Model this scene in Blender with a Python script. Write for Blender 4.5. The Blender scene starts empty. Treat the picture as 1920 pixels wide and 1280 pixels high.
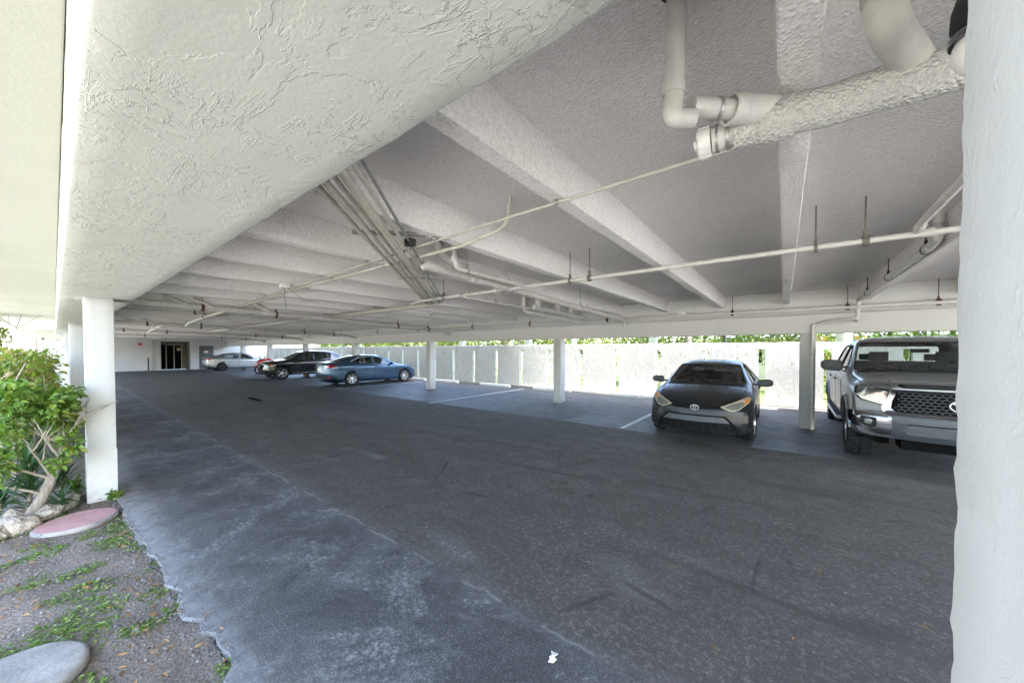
import bpy, bmesh, math, random
from mathutils import Vector, Matrix, noise as mnoise
from mathutils.bvhtree import BVHTree
R = math.radians
scene = bpy.context.scene
COL = scene.collection
PI = math.pi

# ------------------------------------------------------------------ helpers
class MB:
    """collects vertices and faces, then links them as ONE mesh object"""
    def __init__(self):
        self.v = []; self.f = []
    def add(self, vs, fs):
        o = len(self.v)
        self.v += [tuple(p) for p in vs]
        self.f += [tuple(i + o for i in f) for f in fs]
        return self
    def box(self, x0, y0, z0, x1, y1, z1):
        vs = [(x, y, z) for x in (x0, x1) for y in (y0, y1) for z in (z0, z1)]
        return self.add(vs, [(0,1,3,2),(4,6,7,5),(0,4,5,1),(2,3,7,6),(0,2,6,4),(1,5,7,3)])
    def cyl(self, p0, p1, r0, r1=None, n=16, caps=True):
        r1 = r0 if r1 is None else r1
        p0 = Vector(p0); p1 = Vector(p1); d = (p1 - p0).normalized()
        a = d.orthogonal().normalized(); b = d.cross(a)
        vs = []
        for p, r in ((p0, r0), (p1, r1)):
            for k in range(n):
                t = 2 * PI * k / n
                vs.append(p + (a * math.cos(t) + b * math.sin(t)) * r)
        fs = [(k, (k+1) % n, n + (k+1) % n, n + k) for k in range(n)]
        if caps:
            fs += [tuple(range(n))[::-1], tuple(range(n, 2*n))]
        return self.add(vs, fs)
    def tube(self, pts, r, n=12, caps=True):
        """sweep a circle (radius r or list of radii) along pts"""
        pts = [Vector(p) for p in pts]
        m = len(pts)
        rr = r if isinstance(r, (list, tuple)) else [r] * m
        t0 = (pts[1] - pts[0]).normalized()
        a = t0.orthogonal().normalized()
        vs = []
        for i, p in enumerate(pts):
            if i == 0: t = pts[1] - pts[0]
            elif i == m-1: t = pts[-1] - pts[-2]
            else: t = (pts[i+1] - p).normalized() + (p - pts[i-1]).normalized()
            t = t.normalized() if t.length > 1e-9 else t0
            a = (a - t * a.dot(t)); a = a.normalized() if a.length > 1e-6 else t.orthogonal().normalized()
            b = t.cross(a)
            for k in range(n):
                q = 2 * PI * k / n
                vs.append(p + (a * math.cos(q) + b * math.sin(q)) * rr[i])
        fs = []
        for i in range(m-1):
            for k in range(n):
                fs.append((i*n+k, i*n+(k+1) % n, (i+1)*n+(k+1) % n, (i+1)*n+k))
        if caps:
            fs += [tuple(range(n))[::-1], tuple(range((m-1)*n, m*n))]
        return self.add(vs, fs)
    def lathe(self, prof, n=32, M=None, closed=False):
        """prof: list of (radius, height) turned about local Z"""
        vs = []; m = len(prof)
        for (r, h) in prof:
            for k in range(n):
                t = 2 * PI * k / n
                p = Vector((r * math.cos(t), r * math.sin(t), h))
                vs.append(M @ p if M else p)
        fs = []
        for i in range(m if closed else m-1):
            j = (i+1) % m
            for k in range(n):
                fs.append((i*n+k, i*n+(k+1) % n, j*n+(k+1) % n, j*n+k))
        return self.add(vs, fs)
    def prism(self, poly, z0, z1):
        n = len(poly)
        vs = [(x, y, z0) for x, y in poly] + [(x, y, z1) for x, y in poly]
        fs = [tuple(range(n))[::-1], tuple(range(n, 2*n))] + [(k, (k+1) % n, n+(k+1) % n, n+k) for k in range(n)]
        return self.add(vs, fs)
    def ball(self, c, r, n=10, m=7):
        rx, ry, rz = r if isinstance(r, (tuple, list)) else (r, r, r)
        vs = [(c[0], c[1], c[2]-rz)]
        for i in range(1, m):
            th = -PI/2 + PI * i / m
            for k in range(n):
                q = 2 * PI * k / n
                vs.append((c[0]+rx*math.cos(th)*math.cos(q), c[1]+ry*math.cos(th)*math.sin(q), c[2]+rz*math.sin(th)))
        vs.append((c[0], c[1], c[2]+rz))
        fs = [(0, 1+(k+1) % n, 1+k) for k in range(n)]
        for i in range(m-2):
            for k in range(n):
                fs.append((1+i*n+k, 1+i*n+(k+1) % n, 1+(i+1)*n+(k+1) % n, 1+(i+1)*n+k))
        L = len(vs)-1
        fs += [(L, 1+(m-2)*n+k, 1+(m-2)*n+(k+1) % n) for k in range(n)]
        return self.add(vs, fs)
    def mesh(self, name):
        me = bpy.data.meshes.new(name)
        me.from_pydata(self.v, [], self.f)
        return me
    def build(self, name, mat, parent=None, smooth=False, bevel=0.0, fix=True):
        me = self.mesh(name)
        if fix or bevel:
            bm = bmesh.new(); bm.from_mesh(me)
            bmesh.ops.recalc_face_normals(bm, faces=bm.faces)
            if bevel:
                es = [e for e in bm.edges if len(e.link_faces) == 2 and e.calc_face_angle(0) > 0.5]
                bmesh.ops.bevel(bm, geom=es, offset=bevel, segments=2, profile=0.6, affect='EDGES')
            bm.to_mesh(me); bm.free()
        return link(name, me, mat, parent, smooth)

def link(name, me, mat, parent=None, smooth=False, angle=40):
    o = bpy.data.objects.new(name, me)
    if mat is not None and not me.materials: me.materials.append(mat)
    COL.objects.link(o)
    if smooth:
        me.shade_smooth()
        me.set_sharp_from_angle(angle=R(angle))
    if parent is not None: o.parent = parent
    return o

def tag(o, label=None, cat=None, group=None, kind=None):
    if label: o['label'] = label
    if cat:
        o['category'] = cat
        if not kind: o['kind'] = 'thing'
    if group: o['group'] = group
    if kind: o['kind'] = kind
    return o

def thing(name, label, cat, loc=(0, 0, 0), rotz=0.0, group=None):
    o = bpy.data.objects.new(name, None); COL.objects.link(o)
    o.location = loc; o.rotation_euler = (0, 0, rotz); o.empty_display_size = .1
    return tag(o, label, cat, group)

def copy_tree(o, parent=None):
    c = o.copy(); COL.objects.link(c)
    if parent is not None: c.parent = parent
    for ch in list(o.children): copy_tree(ch, c)
    return c

def fillet(pts, rad, seg=7):
    """round the corners of a polyline"""
    pts = [Vector(p) for p in pts]
    out = [pts[0]]
    for i in range(1, len(pts)-1):
        p = pts[i]; a = (pts[i-1]-p); b = (pts[i+1]-p)
        la, lb = a.length, b.length
        a.normalize(); b.normalize()
        r = rad[i-1] if isinstance(rad, (list, tuple)) else rad
        ang = a.angle(b)
        if ang > 3.1 or r <= 0: out.append(p); continue
        d = min(r / math.tan(ang/2), la*.48, lb*.48)
        s, e = p + a*d, p + b*d
        for k in range(seg+1):
            t = k/seg
            out.append(s.lerp(p, t).lerp(p.lerp(e, t), t))
    out.append(pts[-1])
    return out

# ------------------------------------------------------------------ materials
class NT:
    def __init__(self, name):
        self.m = bpy.data.materials.new(name); self.m.use_nodes = True
        self.t = self.m.node_tree
        for n in list(self.t.nodes): self.t.nodes.remove(n)
        self.out = self.n('ShaderNodeOutputMaterial')
        self._pos = None
    def n(self, typ, **kw):
        nd = self.t.nodes.new(typ)
        for k, v in kw.items(): setattr(nd, k, v)
        return nd
    def l(self, a, b): self.t.links.new(a, b)
    def setin(self, nd, key, val):
        s = nd.inputs[key]
        if isinstance(val, bpy.types.NodeSocket): self.l(val, s)
        else: s.default_value = val
    @property
    def pos(self):
        if self._pos is None:
            self._pos = self.n('ShaderNodeNewGeometry').outputs['Position']
        return self._pos
    def obj(self): return self.n('ShaderNodeTexCoord').outputs['Object']
    def map(self, vec, scale=(1,1,1), loc=(0,0,0), rot=(0,0,0)):
        m = self.n('ShaderNodeMapping')
        self.l(vec, m.inputs['Vector'])
        m.inputs['Scale'].default_value = scale; m.inputs['Location'].default_value = loc
        m.inputs['Rotation'].default_value = rot
        return m.outputs[0]
    def noise(self, vec, scale, detail=3, rough=.55, dist=0.0):
        n = self.n('ShaderNodeTexNoise')
        self.l(vec, n.inputs['Vector'])
        n.inputs['Scale'].default_value = scale; n.inputs['Detail'].default_value = detail
        n.inputs['Roughness'].default_value = rough; n.inputs['Distortion'].default_value = dist
        return n.outputs['Fac']
    def voro(self, vec, scale, feature='F1', out='Distance', rand=1.0):
        n = self.n('ShaderNodeTexVoronoi', feature=feature)
        self.l(vec, n.inputs['Vector']); n.inputs['Scale'].default_value = scale
        n.inputs['Randomness'].default_value = rand
        return n.outputs[out]
    def ramp(self, fac, stops, interp='LINEAR'):
        n = self.n('ShaderNodeValToRGB'); cr = n.color_ramp; cr.interpolation = interp
        while len(cr.elements) < len(stops): cr.elements.new(.5)
        for e, (p, c) in zip(cr.elements, stops):
            e.position = p; e.color = (c, c, c, 1) if isinstance(c, (int, float)) else (*c, 1)
        self.l(fac, n.inputs[0])
        return n.outputs['Color']
    def math(self, op, a, b=0.0, clamp=False):
        n = self.n('ShaderNodeMath', operation=op, use_clamp=clamp)
        self.setin(n, 0, a); self.setin(n, 1, b)
        return n.outputs[0]
    def mix(self, fac, a, b, blend='MIX'):
        n = self.n('ShaderNodeMix', data_type='RGBA', blend_type=blend)
        self.setin(n, 0, fac)
        for i, v in ((6, a), (7, b)):
            if isinstance(v, tuple): v = (*v, 1) if len(v) == 3 else v
            self.setin(n, i, v)
        return n.outputs[2]
    def sep(self, vec):
        n = self.n('ShaderNodeSeparateXYZ'); self.l(vec, n.inputs[0]); return n.outputs
    def bump(self, h, dist, strength=1.0, prev=None):
        n = self.n('ShaderNodeBump')
        n.inputs['Distance'].default_value = dist; n.inputs['Strength'].default_value = strength
        self.l(h, n.inputs['Height'])
        if prev is not None: self.l(prev, n.inputs['Normal'])
        return n.outputs[0]
    def bsdf(self, color, rough=.6, metallic=0.0, normal=None, **kw):
        b = self.n('ShaderNodeBsdfPrincipled')
        if isinstance(color, tuple): color = (*color, 1) if len(color) == 3 else color
        self.setin(b, 'Base Color', color); self.setin(b, 'Roughness', rough); self.setin(b, 'Metallic', metallic)
        if normal is not None: self.l(normal, b.inputs['Normal'])
        for k, v in kw.items(): self.setin(b, k.replace('_', ' '), v)
        self.l(b.outputs[0], self.out.inputs['Surface'])
        return b

def plain(name, color, rough=.5, metallic=0.0, var=.12, scale=9.0, bump=0.0, bscale=80.0, **kw):
    t = NT(name); o = t.obj()
    f = t.noise(o, scale, 4, .6)
    dark = tuple(c*(1-var) for c in color); lite = tuple(min(1, c*(1+var)) for c in color)
    c = t.mix(t.ramp(f, [(.3, 0.), (.7, 1.)]), dark, lite)
    nrm = t.bump(t.noise(o, bscale, 3), bump) if bump else None
    t.bsdf(c, rough, metallic, nrm, **kw)
    return t.m

def m_trowel(name, base, amp=1.0, scale=1.0, warm=(.95, .97, .95), tear=1.0):
    """hand-trowelled stucco: broad smooth plateaus, a few torn edges and scrapes, patches of crumbs"""
    t = NT(name); p = t.pos
    wv = t.mix(.10, p, t.n('ShaderNodeTexNoise').outputs['Color'])
    big = t.noise(t.map(p, (.7, 1.2, 1)), 3.6*scale, 7, .62, .7)
    plate = t.ramp(big, [(.0, 0.), (.50, .10), (.515, .62), (.56, .72), (.605, .74), (.615, 1.)])
    zone = t.ramp(t.noise(p, 2.4*scale, 4, .6), [(.42, 0.), (.60, 1.)])
    scr = t.ramp(t.noise(t.map(p, (.45, 3.2, 1), rot=(0, 0, R(12))), 9*scale, 4, .6, .4), [(.60, 0.), (.635, .8), (.68, 0.)])
    crumb = t.ramp(t.noise(p, 30*scale, 5, .72, .4), [(.54, 0.), (.62, .8), (.75, 1.)])
    fine = t.noise(p, 95*scale, 4, .65)
    soft = t.noise(p, 11*scale, 3, .5)
    h = t.math('ADD', t.math('MULTIPLY', plate, .34*tear), t.math('MULTIPLY', fine, .16))
    h = t.math('ADD', h, t.math('MULTIPLY', soft, .35))
    h = t.math('ADD', h, t.math('MULTIPLY', t.math('MULTIPLY', crumb, zone), .50*tear))
    h = t.math('ADD', h, t.math('MULTIPLY', t.math('MULTIPLY', scr, zone), .34*tear))
    n = t.bump(h, .0075*amp)
    dirt = t.ramp(t.noise(p, 1.3, 5, .62), [(.3, 0.), (.75, 1.)])
    c = t.mix(dirt, base, tuple(b*w for b, w in zip(base, warm)))
    speck = t.ramp(t.voro(p, 26), [(.0, 1.), (.035, .6), (.06, 0.)])
    c = t.mix(t.math('MULTIPLY', t.math('MULTIPLY', speck, zone), .35), c, tuple(b*.35 for b in base))
    z = t.sep(p)[2]
    foot = t.math('MULTIPLY', t.ramp(z, [(.0, 1.), (.10, .5), (.45, 0.)]), t.ramp(t.noise(p, 7, 6, .7), [(.35, 0.), (.65, 1.)]))
    c = t.mix(t.math('MULTIPLY', foot, .65), c, (.20, .18, .155))
    drip = t.math('MULTIPLY', t.ramp(t.noise(t.map(p, (14, 14, .5)), 1, 4, .6), [(.58, 0.), (.70, 1.)]), t.ramp(t.noise(p, .9, 3), [(.45, 0.), (.6, 1.)]))
    c = t.mix(t.math('MULTIPLY', drip, .16), c, (.30, .28, .25))
    t.bsdf(c, .82, 0, n)
    return t.m

def m_popcorn(name, base, amp=1.0, grime=.5, sc=1.0):
    """sprayed acoustic texture on the slab and joists"""
    t = NT(name); p = t.pos
    a = t.ramp(t.voro(p, 62*sc), [(.0, 1.), (.60, .0)])
    b = t.noise(p, 42*sc, 4, .7)
    h = t.math('ADD', t.math('MULTIPLY', a, .7), b)
    n = t.bump(h, .010*amp)
    st = t.ramp(t.noise(p, .55, 5, .62), [(.35, 0.), (.72, 1.)])
    pit = t.ramp(t.math('ADD', t.math('MULTIPLY', a, .45), t.math('MULTIPLY', b, .8)), [(.36, 1.), (.52, 0.)])
    c = t.mix(st, base, tuple(x*k for x, k in zip(base, (.90, .89, .88))))
    dark_patch = t.ramp(t.noise(t.map(p, (1.2, .35, 1)), 1.1, 5, .65, .6), [(.58, 0.), (.72, 1.)])
    c = t.mix(t.math('MULTIPLY', dark_patch, .30*grime), c, tuple(x*.6 for x in base))  # soft darker patches at random, drawn out along the joists
    c = t.mix(t.math('MULTIPLY', pit, .62*grime), c, tuple(x*k for x, k in zip(base, (.40, .38, .37))))
    t.bsdf(c, .9, 0, n)
    return t.m

def m_wallstucco(name):
    """boundary wall: coarse white stucco with short slanting torn streaks whose shadows are painted in"""
    t = NT(name); p = t.pos
    big = t.noise(t.map(p, (1.6, 1, 1.0), rot=(0, R(-24), 0)), 4.0, 6, .66, .8)
    plate = t.ramp(big, [(.40, 0.), (.50, .3), (.515, .85), (.62, 1.)])
    st = t.noise(t.map(p, (4.6, 1, 1.1), rot=(0, R(-26), 0)), 2.5, 4, .62, .9)
    dash = t.ramp(st, [(.600, 0.), (.615, 1.), (.655, .5), (.69, 0.)])
    fine = t.noise(p, 40, 4, .7)
    h = t.math('ADD', t.math('MULTIPLY', plate, .40), t.math('MULTIPLY', fine, .12))
    h = t.math('SUBTRACT', h, t.math('MULTIPLY', dash, .55))
    n = t.bump(h, .0055)
    z = t.sep(p)[2]
    c = t.mix(t.ramp(t.noise(p, 1.1, 4), [(.3, 0.), (.7, 1.)]), (.62, .615, .61), (.55, .545, .54))
    c = t.mix(t.math('MULTIPLY', dash, .65), c, (.17, .165, .165))  # streak shadows of the rough stucco, painted dark into the colour
    foot = t.math('MULTIPLY', t.ramp(z, [(.02, 1.), (.30, 0.)]), t.ramp(t.noise(p, 3.3, 5), [(.35, 0.), (.65, 1.)]))
    c = t.mix(t.math('MULTIPLY', foot, .5), c, (.42, .37, .31))
    t.bsdf(c, .85, 0, n)
    return t.m

def m_asphalt(name, dark, mid, lite, rough=.8, scuff=.5, seam=True, stain=.6, grain=1.0, spec=.22, marks_pale=(), marks_dark=()):
    t = NT(name); p = t.pos
    x, y, z = t.sep(p)
    rnd_ = lambda: t.n('ShaderNodeTexNoise').outputs['Color']
    mask = lambda v, a, b: t.ramp(v, [(a, 0.), (b, 1.)])
    def over(c, f, k, col): return t.mix(t.math('MULTIPLY', f, k), c, col)
    AND = lambda a, b: t.math('MULTIPLY', a, b)
    macro = t.noise(t.map(p, (.35, .8, 1)), .9, 7, .66, .7)
    meso = t.noise(p, 3.4, 8, .72, .5)
    fine = t.noise(p, 26, 6, .78)
    gr1 = t.noise(p, 85, 4, .75)
    c = t.mix(mask(macro, .32, .66), dark, mid)
    c = over(c, mask(meso, .46, .68), .65, lite)
    c = over(c, mask(meso, .50, .30), .55, dark)
    c = over(c, mask(fine, .54, .74), .55*grain, lite)
    c = over(c, mask(fine, .46, .28), .65*grain, tuple(v*.35 for v in dark))
    c = over(c, mask(gr1, .56, .72), .60*grain, tuple(min(1, v*1.8) for v in lite))
    c = over(c, mask(gr1, .44, .30), .60*grain, tuple(v*.3 for v in dark))
    # worn pale scuffs, drag marks and dust in clusters
    zone = mask(t.noise(p, .55, 5, .6), .46, .62)
    sc = AND(mask(t.noise(t.map(p, (.8, 1.5, 1), rot=(0, 0, R(20))), 1.5, 8, .76, .8), .54, .68), mask(fine, .44, .62))
    c = over(c, sc, scuff, (.23, .23, .24))
    sw = AND(AND(mask(t.noise(t.map(p, (.6, 3.6, 1), rot=(0, 0, R(-14))), 2.2, 7, .74, .9), .60, .70), zone), mask(fine, .40, .60))
    c = over(c, sw, .8*scuff, (.27, .27, .285))
    fl = AND(t.ramp(t.voro(t.mix(.04, p, rnd_()), 7.5), [(.0, 1.), (.06, .9), (.10, 0.)]), mask(t.noise(p, .9, 4), .50, .60))
    c = over(c, fl, .85*scuff, (.50, .51, .52))
    # oil, tyre darkening along the lanes, drip spots, curved scrub marks
    oil = mask(t.noise(t.map(p, (.26, 1.9, 1), rot=(0, 0, R(-4))), 1.5, 7, .66, .9), .53, .66)
    c = over(c, oil, stain, tuple(v*.45 for v in dark))
    spot = mask(t.noise(p, 2.3, 5, .62, .8), .61, .67)
    c = over(c, spot, .85*stain, tuple(v*.32 for v in dark))
    drip = AND(t.ramp(t.voro(t.mix(.06, p, rnd_()), 2.1), [(.0, 1.), (.10, .9), (.17, 0.)]), mask(t.noise(p, .7, 3), .52, .58))
    c = over(c, drip, .7*stain, tuple(v*.3 for v in dark))
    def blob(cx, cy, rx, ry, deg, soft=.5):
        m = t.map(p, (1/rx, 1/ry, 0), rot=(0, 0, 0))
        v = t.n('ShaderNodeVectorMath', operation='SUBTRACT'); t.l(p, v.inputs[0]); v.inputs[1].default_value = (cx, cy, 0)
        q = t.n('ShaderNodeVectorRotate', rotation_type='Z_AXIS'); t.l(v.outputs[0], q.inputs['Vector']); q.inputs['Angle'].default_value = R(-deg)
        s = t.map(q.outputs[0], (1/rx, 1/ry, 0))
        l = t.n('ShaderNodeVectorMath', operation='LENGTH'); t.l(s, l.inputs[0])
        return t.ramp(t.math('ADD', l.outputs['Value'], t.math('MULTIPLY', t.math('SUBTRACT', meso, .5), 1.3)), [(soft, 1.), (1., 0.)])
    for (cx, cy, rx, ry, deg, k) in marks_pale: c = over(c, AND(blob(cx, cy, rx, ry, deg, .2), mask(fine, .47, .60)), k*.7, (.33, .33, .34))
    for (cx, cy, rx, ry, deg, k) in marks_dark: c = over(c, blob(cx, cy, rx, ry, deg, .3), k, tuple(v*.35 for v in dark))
    wv = t.mix(.22, p, rnd_())
    ck = AND(t.ramp(t.voro(wv, .9, 'DISTANCE_TO_EDGE'), [(0., 1.), (.005, .7), (.012, 0.)]), mask(t.noise(p, .55, 4), .53, .60))
    c = over(c, ck, .7, (.008, .008, .009))
    h = t.math('ADD', gr1, t.math('ADD', t.math('MULTIPLY', fine, .8), t.math('MULTIPLY', meso, .5)))
    if seam:   # the paving joint between the drive strip and the aisle, dusty on both sides
        wob = t.math('MULTIPLY', t.math('SUBTRACT', t.noise(p, 2.2, 7, .68), .5), .16)
        yy = t.math('ADD', y, wob)
        side = t.math('LESS_THAN', yy, 1.80)          # older, greyer mix by the lawn
        c2 = t.mix(mask(t.noise(p, 1.6, 8, .76, .5), .38, .62), (.075, .077, .085), (.215, .22, .236))
        c2 = over(c2, mask(fine, .52, .70), .7, (.21, .22, .25))
        c2 = over(c2, mask(gr1, .56, .70), .6, (.34, .35, .38))
        c2 = over(c2, mask(gr1, .44, .30), .7, (.012, .013, .016))
        c2 = over(c2, AND(mask(t.noise(p, 1.1, 8, .80, .6), .50, .61), mask(fine, .44, .60)), .68, (.40, .41, .43))
        c = over(c, side, .66, c2)
        d = t.math('ABSOLUTE', t.math('SUBTRACT', yy, 1.80))
        band = AND(t.ramp(d, [(0., 1.), (.03, .5), (.15, 0.)]), mask(t.noise(p, 4, 7, .78), .38, .60))
        c = over(c, band, .3, (.27, .27, .28))
        line = t.ramp(d, [(0., 1.), (.006, 1.), (.012, 0.)])
        c = over(c, line, .25, t.mix(mask(t.noise(p, 3, 3), .42, .50), (.014, .014, .017), (.34, .34, .35)))
        eg = AND(t.ramp(t.math('ADD', y, t.math('MULTIPLY', wob, 1.6)), [(.48, 1.), (.56, .7), (.70, .15), (1.0, 0.)]), t.ramp(t.noise(p, 9, 7, .78), [(.3, .2), (.58, 1.)]))
        c = over(c, eg, .7, (.33, .33, .335))
    n = t.bump(h, .005*grain)
    rg = t.ramp(meso, [(.3, max(0, rough-.18)), (.7, min(1, rough+.1))])
    t.bsdf(c, rg, 0, n, Specular_IOR_Level=spec)
    return t.m

def m_soil():
    t = NT('soil'); p = t.pos
    f = t.noise(p, 3, 6, .65); g = t.noise(p, 50, 5, .75)
    c = t.mix(t.ramp(f, [(.3, 0.), (.7, 1.)]), (.085, .066, .050), (.205, .175, .148))
    c = t.mix(t.math('MULTIPLY', t.ramp(g, [(.5, 0.), (.7, 1.)]), .5), c, (.28, .25, .22))
    c = t.mix(t.math('MULTIPLY', t.ramp(g, [(.3, 1.), (.46, 0.)]), .6), c, (.03, .025, .02))
    peb = t.voro(p, 55)
    h = t.math('ADD', t.math('MULTIPLY', f, 2.0), t.math('ADD', g, t.math('MULTIPLY', peb, .7)))
    t.bsdf(c, .95, 0, t.bump(h, .014))
    return t.m

def m_lawn(name, a, b, c3):
    t = NT(name); p = t.pos
    f = t.noise(p, .6, 5, .6); g = t.noise(p, 40, 4, .7)
    c = t.mix(t.ramp(f, [(.3, 0.), (.7, 1.)]), a, b)
    c = t.mix(t.ramp(g, [(.3, 0.), (.7, 1.)]), c, c3)
    t.bsdf(c, .9, 0, t.bump(g, .03))
    return t.m

def m_leaf(name, cols, trans=.35, rough=.45):
    t = NT(name)
    rnd = t.n('ShaderNodeNewGeometry').outputs['Random Per Island']
    k = len(cols)-1
    c = t.ramp(rnd, [(i/k, col) for i, col in enumerate(cols)])
    d = t.n('ShaderNodeBsdfPrincipled'); t.setin(d, 'Base Color', c); d.inputs['Roughness'].default_value = rough
    tr = t.n('ShaderNodeBsdfTranslucent'); t.l(t.mix(1.0, c, (1.0, 1.0, .55), 'MULTIPLY'), tr.inputs[0])
    mx = t.n('ShaderNodeMixShader'); mx.inputs[0].default_value = trans
    t.l(d.outputs[0], mx.inputs[1]); t.l(tr.outputs[0], mx.inputs[2]); t.l(mx.outputs[0], t.out.inputs['Surface'])
    return t.m

def m_bark(name, a, b):
    t = NT(name); o = t.map(t.obj(), (6, 6, 1.5))
    f = t.noise(o, 5, 5, .7)
    t.bsdf(t.mix(t.ramp(f, [(.3, 0.), (.7, 1.)]), a, b), .9, 0, t.bump(f, .012))
    return t.m

def m_paint(name, col, metallic=.0, rough=.3, coat=1.0, dust=.15, spec=.5):
    t = NT(name); o = t.obj()
    f = t.noise(o, 3.0, 4, .6)
    fine = t.noise(o, 160, 2, .6)
    c = t.mix(t.ramp(f, [(.35, 0.), (.7, 1.)]), col, tuple(min(1, x*1.12+.002) for x in col))
    z = t.sep(o)[2]
    dm = t.math('MULTIPLY', t.ramp(t.noise(o, 7, 5, .7), [(.45, 0.), (.75, 1.)]), t.ramp(z, [(.1, 1.), (.55, .35)]))
    c = t.mix(t.math('MULTIPLY', dm, dust), c, (.19, .175, .155))
    rg = t.ramp(t.math('ADD', t.math('MULTIPLY', dm, dust*2), t.math('MULTIPLY', f, .15)), [(0., rough), (1., min(1, rough+.45))])
    t.bsdf(c, rg, metallic, t.bump(fine, .0002), Coat_Weight=coat, Coat_Roughness=.06, Specular_IOR_Level=spec)
    return t.m

def m_glass(name, tint=(.80, .86, .84), rough=.02, mn=.06):
    t = NT(name)
    tr = t.n('ShaderNodeBsdfTransparent'); tr.inputs[0].default_value = (*tint, 1)
    gl = t.n('ShaderNodeBsdfGlossy'); gl.inputs['Roughness'].default_value = rough
    f = t.n('ShaderNodeFresnel'); f.inputs[0].default_value = 1.5
    k = t.math('ADD', t.math('MULTIPLY', f.outputs[0], .95), mn)
    k = t.math('ADD', k, t.math('MULTIPLY', t.ramp(t.noise(t.obj(), 6, 4, .6), [(.4, 0.), (.8, 1.)]), .02))
    mx = t.n('ShaderNodeMixShader'); t.l(k, mx.inputs[0]); t.l(tr.outputs[0], mx.inputs[1]); t.l(gl.outputs[0], mx.inputs[2])
    t.l(mx.outputs[0], t.out.inputs['Surface'])
    return t.m

M = {}
M['beam'] = m_trowel('trowelled_stucco', (.50, .52, .495), .62, 1.0)
M['column'] = m_trowel('column_stucco', (.46, .465, .465), .45, 1.3, tear=.5); M['nearcol'] = m_trowel('near_column_stucco', (.52, .505, .49), .45, 1.1, tear=.22)
M['slab'] = m_popcorn('sprayed_ceiling', (.90, .885, .875), .65, .34)
M['joist'] = m_popcorn('sprayed_joist', (.89, .875, .865), .75, .36, .9)
M['rearbeam'] = m_trowel('painted_beam', (.60, .60, .585), .3, .8)
M['wall'] = m_wallstucco('boundary_stucco')
M['endwall'] = plain('end_wall_paint', (.52, .52, .515), .8, var=.08, scale=.8, bump=.002)
M['soffit'] = plain('soffit_paint', (.42, .435, .39), .8, var=.05, scale=.7, bump=.0015, bscale=60)
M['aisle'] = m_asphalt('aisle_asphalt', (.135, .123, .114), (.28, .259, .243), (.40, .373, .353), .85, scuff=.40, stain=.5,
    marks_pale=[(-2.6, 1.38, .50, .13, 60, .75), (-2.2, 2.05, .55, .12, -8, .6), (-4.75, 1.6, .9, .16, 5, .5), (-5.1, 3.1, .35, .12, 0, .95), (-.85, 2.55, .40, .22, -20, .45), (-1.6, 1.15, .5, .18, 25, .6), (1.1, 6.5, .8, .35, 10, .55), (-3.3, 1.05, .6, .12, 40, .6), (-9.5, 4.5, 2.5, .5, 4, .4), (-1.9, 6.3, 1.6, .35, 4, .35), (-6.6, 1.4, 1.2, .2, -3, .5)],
    marks_dark=[(-1.02, 2.16, .30, .035, 62, .8), (-.72, 2.46, .34, .03, -14, .75), (-2.85, 2.97, .26, .05, 15, .85), (-2.8, 4.15, 1.1, .07, 8, .7), (-.2, 2.95, .9, .05, -6, .6), (.45, 3.0, .3, .12, 20, .6), (-6.5, .72, .75, .16, -4, .8), (-4.1, 4.9, 1.6, .09, 6, .55), (-.9, 4.6, 1.2, .08, 4, .55), (-12, 5.6, 3, .25, 2, .5), (-1.25, 7.0, .5, .25, 0, .7), (1.8, 6.9, .8, .3, 0, .6), (-6.0, 5.4, 2.0, .10, 5, .5), (.3, 5.5, .9, .2, 12, .45)])  # the strip beside the front column paints shadow and oil stain together
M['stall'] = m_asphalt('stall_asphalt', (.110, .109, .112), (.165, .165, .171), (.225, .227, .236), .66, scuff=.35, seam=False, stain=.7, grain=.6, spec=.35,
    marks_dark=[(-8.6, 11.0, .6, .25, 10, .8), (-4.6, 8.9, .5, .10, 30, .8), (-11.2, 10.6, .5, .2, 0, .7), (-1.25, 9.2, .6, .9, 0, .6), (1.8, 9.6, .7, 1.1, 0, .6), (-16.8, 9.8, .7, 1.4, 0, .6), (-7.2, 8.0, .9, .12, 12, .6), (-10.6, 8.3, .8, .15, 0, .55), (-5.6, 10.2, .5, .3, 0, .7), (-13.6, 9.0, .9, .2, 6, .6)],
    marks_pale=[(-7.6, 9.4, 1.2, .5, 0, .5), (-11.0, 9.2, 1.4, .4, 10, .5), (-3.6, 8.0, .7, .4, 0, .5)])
M['linepaint'] = plain('road_paint', (.62, .62, .60), .7, var=.3, scale=14)
M['stop'] = plain('wheel_stop_paint', (.78, .77, .74), .75, var=.12, scale=8, bump=.004, bscale=50)
M['soil'] = m_soil(); M['lawn'] = m_lawn('lawn', (.11, .16, .03), (.17, .19, .04), (.08, .12, .02)); M['bounce_ground'] = m_lawn('pale_bounce_ground', (.40, .38, .33), (.48, .46, .41), (.36, .34, .29))
M['pvc'] = plain('painted_pipe', (.58, .57, .54), .5, var=.10, scale=12, bump=.001, bscale=140)
M['pvc_y'] = plain('cream_pipe', (.54, .525, .46), .5, var=.14, scale=10, bump=.001, bscale=140)
M['pvc_old'] = plain('weathered_pipe', (.50, .50, .455), .6, var=.16, scale=9, bump=.001, bscale=140)
M['pipe_spray'] = m_popcorn('sprayed_pipe', (.62, .63, .595), 1.0, .45, 1.25)
M['steel'] = plain('galvanised_steel', (.42, .41, .40), .45, .7, var=.2, scale=20)
M['rust'] = plain('rusty_steel', (.11, .055, .035), .85, .2, var=.5, scale=30)
M['darksteel'] = plain('dark_steel', (.05, .05, .05), .5, .6)
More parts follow.
